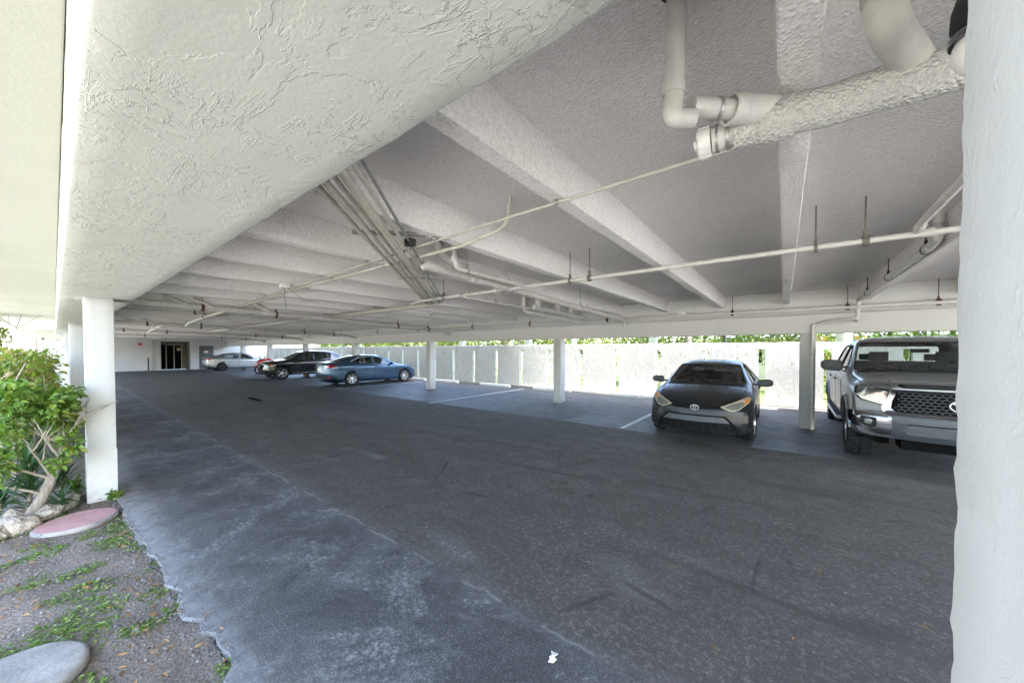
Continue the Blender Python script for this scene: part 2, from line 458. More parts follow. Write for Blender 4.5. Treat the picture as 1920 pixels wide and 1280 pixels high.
M['rubber'] = plain('tyre_rubber', (.020, .020, .021), .9, var=.25, scale=20, bump=.002, Specular_IOR_Level=.2)
M['rim_silver'] = plain('wheel_alloy', (.62, .63, .65), .28, .85, var=.06)
M['rim_black'] = plain('wheel_black', (.03, .03, .032), .35, .4)
M['chrome'] = plain('chrome', (.22, .22, .235), .18, 1.0, var=.04)
M['satin'] = plain('satin_chrome', (.27, .27, .28), .36, 1.0, var=.06)
M['blackplastic'] = plain('black_plastic', (.020, .020, .022), .65, var=.2, scale=15, Specular_IOR_Level=.25)
M['greyplastic'] = plain('grey_plastic', (.055, .06, .068), .55, var=.15)
M['void'] = plain('dark_cavity', (.006, .006, .006), .9, Specular_IOR_Level=.05)
M['cloth'] = plain('seat_cloth', (.16, .16, .165), .9, var=.2, scale=20, bump=.002)
M['dash'] = plain('dashboard_plastic', (.03, .03, .032), .7)
M['glass'] = m_glass('window_glass', (.62, .67, .66))
M['glass_dark'] = m_glass('tinted_glass', (.16, .18, .18), .02, .08)
M['lamp_glass'] = m_glass('lamp_lens', (.9, .9, .86), .05, .10)
M['lamp_amber_old'] = plain('yellowed_lens', (.43, .39, .27), .18, var=.15, scale=10, Coat_Weight=1.0)
M['lamp_clear'] = plain('reflector', (.25, .25, .235), .25, .4, var=.35, scale=30)
M['lamp_orange'] = plain('orange_lens', (.75, .22, .03), .2, Coat_Weight=1.0)
M['lamp_red'] = plain('red_lens', (.45, .012, .012), .15, Coat_Weight=1.0)
M['whiteplastic'] = plain('white_plastic', (.78, .78, .76), .4)
M['red'] = plain('red_fairing', (.50, .018, .03), .3, Coat_Weight=.8)
M['concrete'] = plain('concrete', (.21, .20, .187), .9, var=.4, scale=6, bump=.004, bscale=60)
M['pinkpaint'] = plain('faded_red_paint', (.34, .19, .185), .85, var=.18, scale=9, bump=.002, bscale=70)
M['doorgrey'] = plain('door_paint', (.085, .09, .105), .5, var=.1)
M['rock'] = plain('coral_rock', (.29, .26, .215), .95, var=.5, scale=11, bump=.05, bscale=26)
# ------------------------------------------------------------------ the place
# X runs along the building (left in the picture = -X), Y runs into the car park, camera at the origin
ZS, ZJ = 2.94, 2.665          # underside of slab, underside of joists
ZB, ZR = 2.264, 2.035         # underside of front and rear beam
XE0, XE1 = -41.0, 7.0

def sheet(name, poly, z, mat, th=.05):
    mb = MB(); n = len(poly)
    mb.prism(poly, z-th, z)
    return tag(mb.build(name, mat), kind='structure')

gr = MB(); gr.add([(-260, -260, -.12), (260, -260, -.12), (260, 260, -.12), (-260, 260, -.12)], [(0, 1, 2, 3)])
tag(gr.build('ground', M['bounce_ground'], fix=False), kind='structure')  # ground colour made pale to bounce sunlight up to the ceiling
lw = MB(); lw.add([(-120, 13.5, -.1), (120, 13.5, -.1), (120, 120, -.1), (-120, 120, -.1)], [(0, 1, 2, 3)])
tag(lw.build('lawn', M['lawn'], fix=False), kind='structure')
M['drive'] = m_lawn('pale_bounce_paving', (.34, .33, .31), (.42, .41, .39), (.36, .35, .33))
dw = MB(); dw.add([(9.52, -12, -.04), (40, -12, -.04), (40, 13.1, -.04), (9.52, 13.1, -.04)], [(0, 1, 2, 3)])
tag(dw.build('bounce_paving', M['drive'], fix=False), kind='structure')  # unseen paving added to bounce sunlight onto the joists from the right

rnd = random.Random(4)
edge = [(-6.3, .42), (-6.15, .42), (-5.6, .44), (-5.17, .41), (-4.85, .44), (-4.59, .43), (-4.35, .47), (-4.14, .46), (-3.95, .50), (-3.72, .49), (-3.6, .46), (-3.5, .47),
        (-3.33, .52), (-3.17, .49), (-3.0, .48), (-2.88, .55), (-2.74, .53), (-2.67, .58), (-2.55, .54), (-2.42, .58), (-2.33, .56), (-2.24, .51), (-1.9, .5), (-1.2, .53), (-.6, .48), (0, .5), (3, .5), (9, .45)]
ee = []
for (a, b) in zip(edge, edge[1:]):
    k = max(1, int((b[0]-a[0])/.05)) if a[0] > -6 and b[0] < 0 else 1
    for i in range(k):
        f = i/k
        ee.append((a[0]+(b[0]-a[0])*f + rnd.uniform(-.012, .012), a[1]+(b[1]-a[1])*f + rnd.uniform(-.017, .017)))
ee.append(edge[-1])
jn = [(9.5 - .12*i, 7.35 + .035*mnoise.noise((i*.3, 1, 0)) + .02*mnoise.noise((i*1.3, 7, 0))) for i in range(425)]     # ragged joint with the stalls
aisle = [(-41.4, .42)] + ee + [(9.5, .45)] + jn
sheet('parking_aisle', aisle, 0.0, M['aisle'], .06)
# stall apron: a strip from the aisle to the boundary wall, one open cracked patch replaced near the second bay
sheet('parking_stalls', [(jn[-1][0], 13.35)] + [(x, y+.004) for x, y in jn[::-1]] + [(9.5, 13.35)], 0.0, M['stall'], .06)
M['patch'] = m_asphalt('patched_asphalt', (.14, .141, .148), (.19, .192, .199), (.25, .252, .26), .72, scuff=.5, seam=False, stain=.6, grain=.8, spec=.3)
sheet('pavement_patch', [(-6.3, 7.42), (-4.15, 7.42), (-4.2, 9.2), (-4.5, 9.75), (-6.35, 9.7)], .004, M['patch'], .004)
# soil of the planting bed: gently uneven sheet under the lawn level of the paving
bed = MB(); nx, ny = 90, 30
for i in range(nx+1):
    for j in range(ny+1):
        x = -16 + 19*i/nx; y = -2.2 + 2.75*j/ny
        bed.v.append((x, y, -.028 + .016*mnoise.noise((x*1.7, y*1.7, 0)) + .012*mnoise.noise((x*6, y*6, 3))))
for i in range(nx):
    for j in range(ny):
        a = i*(ny+1)+j
        bed.f.append((a, a+ny+1, a+ny+2, a+1))
tag(bed.build('planting_bed', M['soil'], smooth=True), kind='structure')

def stripe(name, x, y0, y1, w=.10):
    mb = MB(); n = 40
    rr = random.Random(int(x*100))
    for i in range(n+1):
        y = y0+(y1-y0)*i/n
        mb.v += [(x-w/2+rr.uniform(-.006, .006), y, .005), (x+w/2+rr.uniform(-.006, .006), y, .005)]
    mb.f = [(2*i, 2*i+1, 2*i+3, 2*i+2) for i in range(n)]
    return mb.build(name, M['linepaint'], fix=False)
for x, y0, y1 in ((-2.74, 7.42, 12.5), (-8.9, 7.25, 12.4), (-15.2, 7.3, 12.3), (-21.5, 7.6, 12.3), (-27.6, 7.5, 12.3), (3.5, 7.4, 12.4)):
    tag(stripe('stall_line', x, y0, y1), kind='structure')

YO = 11.72
# ---- the building over the car park
bld = thing('apartment_building', 'white apartment building overhead whose ribbed sprayed concrete underside roofs the car park', 'building', (-17, 5, 0))
def at_b(o):      # keep world coordinates while parented to the building
    o.parent = bld; o.matrix_parent_inverse = Matrix.Translation((17, -5, 0)); return o
mb = MB(); mb.box(XE0, .06, ZS, XE1, 10.3, 3.15); at_b(mb.build('ceiling_slab', M['slab']))
mb = MB(); mb.box(XE0, -.8, 3.25, XE1, YO, 30); at_b(mb.build('unseen_upper_block', M['endwall']))  # unseen upper storeys, height and rear overhang shaped to shade the boundary wall
x = .03 + 1.22*5
while x > XE0+.3:
    mb = MB()
    sec = [(-.058, ZJ+.007), (-.051, ZJ), (.051, ZJ), (.058, ZJ+.007), (.072, ZS+.01), (-.072, ZS+.01)]
    st = [.35 + (9.70-.35)*i/60 for i in range(61)]
    for y in st:
        for (sx, sz) in sec:
            w = .003 if sz < ZS else 0
            mb.v.append((x+sx+w*mnoise.noise((x, y*3, sx*40)), y, sz + w*mnoise.noise((x*2, y*2.2, sz*30))))
    n = 6
    for i in range(60):
        for q in range(n): mb.f.append((i*n+q, i*n+(q+1) % n, (i+1)*n+(q+1) % n, (i+1)*n+q))
    mb.f += [tuple(range(n)), tuple(range(60*n, 61*n))]
    at_b(mb.build('joist', M['joist'], smooth=True))
    x -= 1.22
sf = MB(); sf.box(-31.5, -1.1, 2.77, XE1, .037, 3.2)
sf.box(-31.5, -1.16, 2.74, XE1, -1.103, 3.3)
at_b(sf.build('soffit', M['soffit'], bevel=.006))

# ---- rough long prisms: a (u,v) outline swept along an axis with hand-finished edges
def rough_sweep(name, mat, outline, axis, stations, amp, freq, parent=None, rad=.012):
    pts = []
    n0 = len(outline)
    for i, p in enumerate(outline):                       # round the corners
        a = Vector(outline[i-1]); b = Vector(p); c = Vector(outline[(i+1) % n0])
        for s, (q, t) in enumerate(((a, 0), (c, 1))):
            d = (q-b); L = d.length
            if s == 0: pts += [b + d*min(.12, rad*2.2/L) if False else b + d.normalized()*rad]
            else:
                pts += [b + ((a-b).normalized()+(c-b).normalized())*rad*.29, b + d.normalized()*rad]
    # subdivide long sides
    out = []
    m = len(pts)
    for i in range(m):
        a, b = pts[i], pts[(i+1) % m]; L = (b-a).length
        kk = max(1, int(L/.06))
        for q in range(kk): out.append(a.lerp(b, q/kk))
    cen = sum(out, Vector((0, 0)))/len(out)
    mb = MB(); n = len(out)
    for s in stations:
        for p in out:
            u, v = p
            P = (s, u, v) if axis == 'x' else (u, v, s)
            e = amp*(mnoise.noise(Vector(P)*freq) + .5*mnoise.noise(Vector(P)*freq*2.7))
            d = (p-cen).normalized()*e
            u += d.x; v += d.y
            mb.v.append((s, u, v) if axis == 'x' else (u, v, s))
    for i in range(len(stations)-1):
        for q in range(n): mb.f.append((i*n+q, i*n+(q+1) % n, (i+1)*n+(q+1) % n, (i+1)*n+q))
    mb.f += [tuple(range(n)), tuple(range((len(stations)-1)*n, len(stations)*n))]
    return mb.build(name, mat, parent, smooth=True)

st = [-40.9 + i*.8 for i in range(int(33/.8))] + [-8 + .05*i for i in range(int(8.2/.05))] + [.3 + .25*i for i in range(27)] + [6.99]
tag(rough_sweep('front_beam', M['beam'], [(.04, ZB), (.59, ZB), (.59, 2.935), (.04, 2.935)], 'x', st, .004, 9.0, rad=.012),
    'broad white stuccoed edge beam running along the open front just overhead', 'beam')
st = [-40.9 + .3*i for i in range(160)]
tag(rough_sweep('rear_beam', M['rearbeam'], [(9.8, ZR), (10.12, ZR), (10.12, 2.934), (9.68, 2.934), (9.68, 2.46), (9.8, 2.42)], 'x', st, .002, 3.0, rad=.008),
    'long white rear beam along the far side carrying the joist ends above the parked cars', 'beam')

def column(x0, y0, x1, y1, ztop, label, steps=.12, amp=.002, freq=7.0, base=False, name='column', mat=None):
    n = max(2, int(ztop/steps))
    st = [-.06 + (ztop+.06)*i/n for i in range(n+1)]
    c = rough_sweep(name, mat or M['column'], [(x0, y0), (x1, y0), (x1, y1), (x0, y1)], 'z', st, amp, freq, rad=.010)
    if base:
        mb = MB(); mb.box(x0-.004, y0-.004, -.05, x1+.004, y1+.004, .55)
        mb.build('painted_base', M['column'], c, bevel=.003)
    return tag(c, label, 'column')
column(.110, .20, .42, .45, ZB+.01, 'near white stucco column filling the right edge of the view', .010, .0025, 30.0, mat=M['nearcol'])
fl = ['nearest front column, white stucco standing behind the shrub by the red lid',
      'second front column, just past the white column beside the shrub',
      'third front column back along the hedge', 'fourth front column back along the hedge',
      'fifth front column back along the hedge', 'last front column before the far end wall']
for i in range(6):
    x = -6.1 - 6.2*i
    column(x-.30, .21, x, .43, ZB+.01, fl[i], .06 if i == 0 else .3, .0025, 8.0, base=(i == 0))
rl = ['rear column with a white downpipe between the black sedan and the grey pickup',
      'rear column in the empty stalls beside the patched paving, left of the black sedan',
      'rear column with a pipe on its edge, right of the nose of the blue sedan',
      'rear column behind the roof of the blue sedan', 'rear column behind the roof of the black suv',
      'rear column standing behind the red motorcycle', 'rear column rising behind the silver sedan']
for i, xc in enumerate((.40, -5.74, -12.1, -18.3, -24.5, -30.7, -36.9)):
    column(xc-.13, 9.8, xc+.13, 10.1, ZR+.008, rl[i], .12, .0018, 8.0)

# ---- end wall with its recess and doors
ew = thing('end_wall', 'white end wall at the far left with a dark recessed entrance and a grey door', 'wall', (XE0, 6, 0))
def at_e(o, par=None):
    o.parent = par or ew
    o.matrix_parent_inverse = Matrix.Translation((-XE0, -6, 0)); return o
mb = MB()
mb.box(XE0-.3, -.3, -.05, XE0, 5.42, 2.93); mb.box(XE0-.3, 7.3, -.05, XE0, 13.2, 2.93)
mb.box(XE0-.3, 5.422, 2.42, XE0-.02, 7.298, 2.93)
at_e(mb.build('wall_face', M['endwall']))
M['recess'] = plain('recess_paint', (.30, .295, .27), .85, var=.15)
mb = MB(); mb.box(XE0-2.2, 5.12, -.05, XE0-.304, 5.40, 2.5); mb.box(XE0-2.2, 7.32, -.05, XE0-.304, 7.6, 2.5); mb.box(XE0-2.3, 5.0, -.05, XE0-2.205, 7.7, 2.5)
mb.box(XE0-2.3, 5.0, 2.505, XE0-.31, 7.7, 2.6)
at_e(mb.build('entrance_recess', M['recess']))
mb = MB(); mb.box(XE0-2.0, 6.0, 0, XE0-1.93, 6.05, 2.1); mb.box(XE0-2.0, 6.5, 0, XE0-1.93, 6.56, 2.1); mb.box(XE0-2.0, 7.0, 0, XE0-1.93, 7.06, 2.1); mb.box(XE0-2.0, 6.0, 2.1, XE0-1.93, 7.06, 2.16)
gd = MB(); gd.box(XE0-2.15, 5.75, .02, XE0-2.02, 7.05, 2.1)
g1 = at_e(gd.build('glass_door', M['void']))
fr = mb.build('frame', M['whiteplastic'], g1)
nt = MB(); nt.box(XE0-1.99, 6.72, 1.62, XE0-1.925, 6.95, 1.90); nt.build('notice', M['whiteplastic'], g1)
nt = MB(); nt.box(XE0-1.98, 6.735, 1.76, XE0-1.922, 6.935, 1.89); nt.build('notice_band', plain('notice_yellow', (.60, .50, .06), .6), g1)
mb = MB(); mb.box(XE0-.01, 7.86, .02, XE0+.025, 8.84, 2.06)
dr = at_e(mb.build('door', M['doorgrey'], bevel=.004))
mb = MB(); mb.box(XE0+.027, 8.17, 1.42, XE0+.032, 8.46, 1.60); mb.build('door_sign', M['whiteplastic'], dr)
mb = MB()
for k in range(3): mb.box(XE0+.033, 8.20, 1.45+.045*k, XE0+.034, 8.43-.05*(k % 2), 1.465+.045*k)
mb.build('sign_lines', M['blackplastic'], dr)
mb = MB(); mb.cyl((XE0+.02, 7.98, 1.02), (XE0+.08, 7.98, 1.02), .02, n=10); mb.cyl((XE0+.08, 7.93, 1.02), (XE0+.08, 8.10, 1.02), .014, n=8); mb.build('door_handle', M['steel'], dr)

bell = MB(); Mx = Matrix.Translation((XE0+.03, 4.22, 2.15)) @ Matrix.Rotation(PI/2, 4, 'Y')
bell.lathe([(.0, .09), (.06, .088), (.105, .06), (.125, .02), (.125, 0.0)], 24, Mx)
b0 = tag(bell.build('alarm_bell', M['red'], smooth=True), 'round red alarm bell fixed high on the far end wall', 'alarm bell')
mb = MB(); mb.tube(fillet([(XE0+.03, 4.36, 2.13), (XE0+.03, 4.9, 2.13), (XE0+.03, 4.9, 2.7)], .06), .014, 8); mb.build('conduit', M['pvc'], b0)
mb = MB(); mb.cyl((XE0+.18, 4.67, -.02), (XE0+.18, 4.67, 1.06), .045, n=14); mb.ball((XE0+.18, 4.67, 1.06), (.045, .045, .02))
tag(mb.build('bollard', M['darksteel'], smooth=True), 'short dark steel post in front of the far end wall', 'bollard')
for yy, lab in ((4.93, 'left of two thin white pipes climbing the far end wall by the recess'), (5.08, 'right of two thin white pipes climbing the far end wall by the recess')):
    mb = MB(); mb.cyl((XE0+.05, yy, 0), (XE0+.05, yy, 2.7), .022, n=8)
    o = tag(mb.build('wall_pipe', M['steel'], smooth=True), lab, 'pipe')
    for zz in (1.2, 2.2):
        mb = MB(); mb.box(XE0+.0, yy-.04, zz, XE0+.075, yy+.04, zz+.025); mb.build('strap', M['steel'], o)

# ---- neighbouring wing closing the view at the left
mb = MB(); mb.box(-31.9, -6, -.1, -31.5, .035, 2.765)
ww = tag(mb.build('wing_wall', M['soffit']), 'plain white wing wall beyond the hedge at the end of the soffit', 'wall')
mb = MB(); mb.cyl((-31.5, -.35, 2.28), (-31.43, -.35, 2.28), .05, n=12); mb.build('vent_cap', M['darksteel'], ww)

# ---- boundary wall with narrow slots
bw = MB(); slots = [-.54-1.515*i for i in range(-4, 27)]
sw = .17; zt = 1.905; zl = 1.70
xs = [9.4]
for s in slots:
    if -40.8 < s < 9: xs += [s+sw/2, s-sw/2]
xs.append(-40.99)
for a, b in zip(xs[0::2], xs[1::2]):
    n = max(1, int((a-b)/.3))
    bw.box(b, 13.2, -.06, a, 13.35, zl)
# cap course: separate top strip, wavy along its upper edge
top = []
n = 420
for i in range(n+1):
    x = -40.99 + (9.4+40.99)*i/n
    zz = zt + .012*mnoise.noise((x*2.2, 0, 0)) + .006*mnoise.noise((x*9, 4, 0))
    for (y, z) in ((13.2, zl), (13.2, zz-.012), (13.212, zz), (13.34, zz), (13.35, zz-.012), (13.35, zl)):
        top.append((x, y, z))
f = []
for i in range(n):
    for q in range(6): f.append((i*6+q, i*6+(q+1) % 6, (i+1)*6+(q+1) % 6, (i+1)*6+q))
bw.add(top, f)
tag(bw.build('boundary_wall', M['wall']), 'rough white stucco boundary wall with narrow vertical slots behind the stalls', 'wall')
mb = MB(); mb.prism([(-40.5, 13.06), (9.3, 13.06), (9.3, 13.196), (-40.5, 13.196)], -.05, .055)
tag(mb.build('wall_footing', plain('dusty_concrete', (.46, .42, .37), .9, var=.2, scale=5, bump=.006, bscale=30)), kind='structure')

# ---- wheel stops
def wheel_stop(x, label, text=None):
    mb = MB(); L = 1.82; n = 30
    sec = [(-.075, 0), (.075, 0), (.068, .075), (.045, .112), (-.045, .112), (-.068, .075)]
    for i in range(n+1):
        xx = -L/2+L*i/n
        e = 1 - .25*max(0, (abs(xx)-L/2+.06)/.06)
        for (y, z) in sec: mb.v.append((xx + .004*mnoise.noise((i, y*30, z*30)), y*e + .003*mnoise.noise((xx*14, y*40, z*40+x)), z*e + (.003*mnoise.noise((xx*11, y*30, x)) if z else 0)))
    for i in range(n):
        for q in range(6): mb.f.append((i*6+q, i*6+(q+1) % 6, (i+1)*6+(q+1) % 6, (i+1)*6+q))
    mb.f += [tuple(range(6)), tuple(range(n*6, n*6+6))]
    o = mb.build('wheel_stop', M['stop'], bevel=0)
    o.location = (x, 12.62, .0)
    tag(o, label, 'wheel stop', 'white wheel stops in front of the boundary wall')
    if text:
        cu = bpy.data.curves.new('stencil', 'FONT'); cu.body = text; cu.size = .085; cu.align_x = 'CENTER'; cu.extrude = .001
        tmp = bpy.data.objects.new('tmp', cu); COL.objects.link(tmp)
        me = bpy.data.meshes.new_from_object(tmp.evaluated_get(bpy.context.evaluated_depsgraph_get()))
        bpy.data.objects.remove(tmp); bpy.data.curves.remove(cu)
        t = link('stencil_number', me, M['greyplastic'], o)
        t.location = (.05, -.0765, .012); t.rotation_euler = (R(84), 0, 0)
    return o
for x, lab, tx in ((-4.2, 'white wheel stop with a faded stencilled number, left of the black sedan', '201'),
                   (-7.65, 'white wheel stop half hidden behind the column in the empty stalls', None),
                   (-10.75, 'white wheel stop in the empty stall left of the painted line', None),
                   (-14.1, 'white wheel stop just right of the column near the blue sedan', None),
                   (-16.7, 'white wheel stop at the nose of the blue sedan', None)):
    wheel_stop(x, lab, tx)

# drain grate in the aisle
dg = MB()
for i in range(9): dg.box(-15.0+.13*i, 4.09, .0, -14.95+.13*i, 4.20, .012)
dg.box(-15.05, 4.203, 0, -13.83, 4.215, .012)
d0 = dg.build('drain_grate', M['void']); d0.location = (.2, 0, 0.002)
tag(d0, 'dark slotted drain grate set in the aisle asphalt', 'drain')

# ------------------------------------------------------------------ pipes under the ceiling
def hanger(parent, p, d, r, ztop=ZS, mat='steel', rod=.006, w=.03, style='ring'):
    """threaded rod from the slab and a clevis band round the pipe (direction d)"""
    mb = MB(); p = Vector(p); d = Vector(d).normalized()
    mb.cyl((p.x, p.y, p.z+r+.02), (p.x, p.y, ztop+.01), rod, n=6)
    a = Vector((0, 0, 1)); b = d.cross(a).normalized()
    n = 14; ri, ro = r+.001, r+.007
    vs = []
    for s in (-w/2, w/2):
        for rr in (ri, ro):
            for k in range(n):
                q = 2*PI*k/n
                vs.append(p + d*s + (a*math.cos(q)*1.25 + b*math.sin(q))*rr)
    fs = []
    for k in range(n):
        j = (k+1) % n
        fs += [(k, j, n+j, n+k), (2*n+k, 3*n+k, 3*n+j, 2*n+j), (n+k, n+j, 3*n+j, 3*n+k), (k, 2*n+k, 2*n+j, j)]
    mb.add(vs, fs)
    z = p.z + r*1.25
    mb.box(p.x-.012, p.y-.012, z, p.x+.012, p.y+.012, z+.05)
    return mb.build('hanger', M[mat], parent)
def collar(parent, p, d, r, L, k=1.16, mat='pvc', name='coupling'):
    p = Vector(p); d = Vector(d).normalized()
    mb = MB(); R2 = r*k
    M4 = Matrix.Translation(p) @ d.to_track_quat('Z', 'Y').to_matrix().to_4x4()
    mb.lathe([(r*.98, -L/2), (R2*.97, -L/2), (R2, -L/2+.006), (R2, L/2-.006), (R2*.97, L/2), (r*.98, L/2)], 20, M4, closed=True)
    return mb.build(name, M[mat], parent, smooth=True)
def pipe(name, label, cat, pts, r, mat='pvc', fil=.0, n=14, group=None):
    mb = MB(); q = fillet(pts, fil) if fil else pts
    # subdivide a little so that long runs sag and wobble like real ones
    out = []
    for a, b in zip(q, q[1:]):
        a, b = Vector(a), Vector(b); k = max(1, int((b-a).length/.6))
        for i in range(k): out.append(a.lerp(b, i/k))
    out.append(Vector(q[-1]))
    ph = r*7
    out = [p + Vector((0, .004*mnoise.noise(p*1.1), .004*mnoise.noise(p*.9+Vector((5, 5, 5))))) if 0 < i < len(out)-1 else p for i, p in enumerate(out)]
    mb.tube(out, r, n)
    return tag(mb.build(name, M[mat], smooth=True, fix=True), label, cat, group)
X, Y, Z = Vector((1, 0, 0)), Vector((0, 1, 0)), Vector((0, 0, 1))

# big sprayed waste pipe overhead at the right with its wye and clean-out
def tub(pts, r, fil=.05, n=18):
    mb = MB(); mb.tube(fillet(pts, fil, 9) if fil else pts, r, n); return mb
A, B = Vector((-.16, 1.665, 2.543)), Vector((1.9, 1.70, 2.50))
mp = tag(tub([A.lerp(B, i/30) + Vector((0, .003*math.sin(i*1.7), .003*math.cos(i*2.3))) for i in range(31)], .066, 0, 24).build('waste_pipe', M['pipe_spray'], smooth=True),
         'thick sprayed waste pipe crossing overhead at the upper right with a capped branch', 'pipe')
collar(mp, (-.03, 1.667, 2.541), X, .066, .10, 1.12, 'pipe_spray')
o = tub([(-.16, 1.665, 2.543), (-.245, 1.655, 2.535)], .050, 0).build('cleanout_neck', M['pvc'], mp, smooth=True)
for q, w in ((-.185, .012), (-.222, .010)): collar(mp, (q, 1.66, 2.538), X, .050, w, 1.09, 'steel', 'pipe_clamp')
cap = MB(); M4 = Matrix.Translation((-.245, 1.655, 2.535)) @ Vector((-1, -.05, -.05)).to_track_quat('Z', 'Y').to_matrix().to_4x4()
cap.lathe([(.0, .062), (.020, .062), (.022, .050), (.050, .049), (.058, .043), (.060, .0), (.05, .0)], 24, M4)
for k in range(8):
    a = 2*PI*k/8
    cap.add([M4 @ Vector((math.cos(a+s)*rr, math.sin(a+s)*rr, h)) for s in (-.09, .09) for rr in (.058, .0625) for h in (.003, .042)], [(0,1,3,2),(4,6,7,5),(0,4,5,1),(2,3,7,6),(0,2,6,4),(1,5,7,3)])
cap.build('cleanout_cap', M['whiteplastic'], mp, smooth=True)
# reducer and branch to the drop pipe
o = tub([(-.045, 1.655, 2.575), (-.155, 1.560, 2.575)], .052, 0).build('reducer', M['pvc'], mp, smooth=True)
collar(mp, (-.150, 1.565, 2.575), Vector((-.11, -.095, 0)), .046, .05, 1.2)
tub([(-.15, 1.565, 2.575), (-.28, 1.445, 2.572)], .035, 0).build('branch_arm', M['pvc'], mp, smooth=True)
collar(mp, (-.205, 1.515, 2.573), Vector((-.11, -.095, 0)), .036, .012, 1.14, 'steel', 'pipe_clamp')
dp = tag(tub([(-.275, 1.452, 2.535), (-.335, 1.393, 2.525), (-.330, 1.40, 2.60), (-.305, 1.335, ZS+.02)], .034, .03, 18).build('drop_pipe', M['pvc'], smooth=True),
         'white drain pipe dropping from a dark slab hole to an elbow at upper right', 'pipe')
collar(dp, (-.329, 1.39, 2.63), Vector((.02, -.04, .3)), .034, .035, 1.16)
mb = MB(); mb.lathe([(.040, 0), (.055, .003), (.062, .012)], 18, Matrix.Translation((-.305, 1.335, ZS-.014))); mb.build('hole_collar', M['darksteel'], dp)
el = tag(tub([(.21, 1.44, ZS+.02), (.217, 1.45, 2.605), (.325, 1.68, 2.575)], .046, .085, 20).build('elbow_pipe', M['pvc_old'], smooth=True),
         'fat white elbow pipe dropping from the slab into the sprayed waste pipe at top right', 'pipe')
collar(el, (.2145, 1.447, 2.70), Vector((.01, .01, -.4)), .046, .05, 1.1, 'pvc_old')
# pendant lamp by the near column
lp = thing('ceiling_lamp', 'small pendant ceiling lamp with black cap, chrome ring and white globe beside the near column', 'ceiling lamp', (.372, 1.36, 2.405))
mb = MB(); mb.ball((0, 0, -.005), (.054, .054, .058), 20, 12); mb.build('globe', M['whiteplastic'], lp, smooth=True)
mb = MB(); mb.lathe([(.050, .018), (.058, .020), (.060, .028), (.058, .036), (.05, .038)], 28); mb.build('ring', M['chrome'], lp, smooth=True)
mb = MB(); mb.lathe([(.052, .038), (.056, .06), (.054, .10), (.045, .135), (.025, .155), (.0, .16)], 28); mb.build('cap', M['blackplastic'], lp, smooth=True)
mb = MB(); mb.cyl((0, 0, .15), (0, 0, ZS-2.405+.01), .011, n=10); mb.lathe([(.0, ZS-2.405-.02), (.05, ZS-2.405-.018), (.055, ZS-2.405)], 20); mb.build('stem', M['blackplastic'], lp, smooth=True)

# thin conduit running the length of the garage under the joists
c1 = pipe('conduit', 'thin conduit from the upper right running under every joist along the garage', 'conduit',
          [(1.6, 1.93, 2.644), (-2.2, 2.06, 2.644), (-10.3, 2.50, 2.644), (-40.8, 2.7, 2.644)], .0105, 'pvc_y', n=10)
for x in (-1.19, -2.41, -3.63, -4.85, -6.07, -7.29, -8.51): collar(c1, (x, 2.0+max(0, -x-2.2)*.054+.02, 2.646), X, .013, .02, 1.5, 'steel', 'pipe_clamp')
c2 = pipe('conduit', 'thin conduit bending down from the slab and running beside the longer one', 'conduit',
          [(-1.80, 2.31, ZS+.01), (-1.83, 2.31, 2.70), (-2.35, 2.30, 2.635), (-6.0, 2.33, 2.64), (-13, 2.75, 2.64), (-24, 2.95, 2.64)], .016, 'pvc_y', .16, n=10)
for x in (-3.63, -4.85, -6.07): collar(c2, (x, 2.31, 2.642), X, .016, .02, 1.5, 'steel', 'pipe_clamp')

# bundle of conduits: diagonal across the bay, then along the garage
bn = thing('conduit_bundle', 'bundle of grey conduits crossing diagonally under the joists then turning along the aisle', 'conduit', (-1.5, .6, 2.6))
P0, P1 = Vector((-1.45, .50, 2.622)), Vector((-5.50, 4.68, 2.602))
dd = (P1-P0).normalized(); sd = Vector((-dd.y, dd.x, 0))       # to the left of travel
offs = [(-.185, .019, 'pvc', 0), (-.115, .022, 'pvc', -.004), (-.052, .015, 'pvc', .006), (.020, .027, 'pvc', -.008), (.098, .015, 'pvc', .004), (.150, .011, 'steel', .012)]
for (o_, r_, m_, dz) in offs:
    a = P0 + sd*o_*-1; b = P1 + sd*o_*-1
    k = -o_
    yy = 4.68 + k*.8
    b2 = a + dd * ((yy - a.y)/dd.y)
    pts = [a + Z*dz, b2 + Z*dz, Vector((b2.x-7, yy+.03, 2.60+dz)), Vector((-24, yy+.1, 2.60+dz)), Vector((-40.8, yy+.3, 2.59+dz))]
    mb = MB(); mb.tube([p - Vector((-1.5, .6, 2.6)) for p in fillet(pts, .12, 6)], r_, 10)
    mb.build('conduit_pipe', M['pvc_y' if m_ == 'pvc' else m_], bn, smooth=True)
for f_ in (.30, .62, .93):
    p = P0.lerp(P1, f_) - Vector((-1.5, .6, 2.6)); mb = MB()
    for s in (-1,):
        q = [p + sd*.30 + Z*.04, p - sd*.30 + Z*.04]
        u = Vector((-sd.y, sd.x, 0))*.02
        vs = [q[0]+u, q[0]-u, q[1]-u, q[1]+u]; vs += [v + Z*.03 for v in vs]
        mb.add(vs, [(0,1,2,3),(4,7,6,5),(0,4,5,1),(1,5,6,2),(2,6,7,3),(3,7,4,0)])
    mb.build('strut', M['steel'], bn)
for x in (-7.3, -9.7, -12.2, -15.8, -19.5):
    mb = MB(); mb.box(x+1.5-.02, 4.40-.6, .032, x+1.5+.02, 5.02-.6, .06); mb.cyl((x+1.5, 4.45-.6, .05), (x+1.5, 4.45-.6, .35), .006, n=6); mb.cyl((x+1.5, 4.97-.6, .05), (x+1.5, 4.97-.6, .35), .006, n=6)
    mb.build('strut', M['steel'], bn)
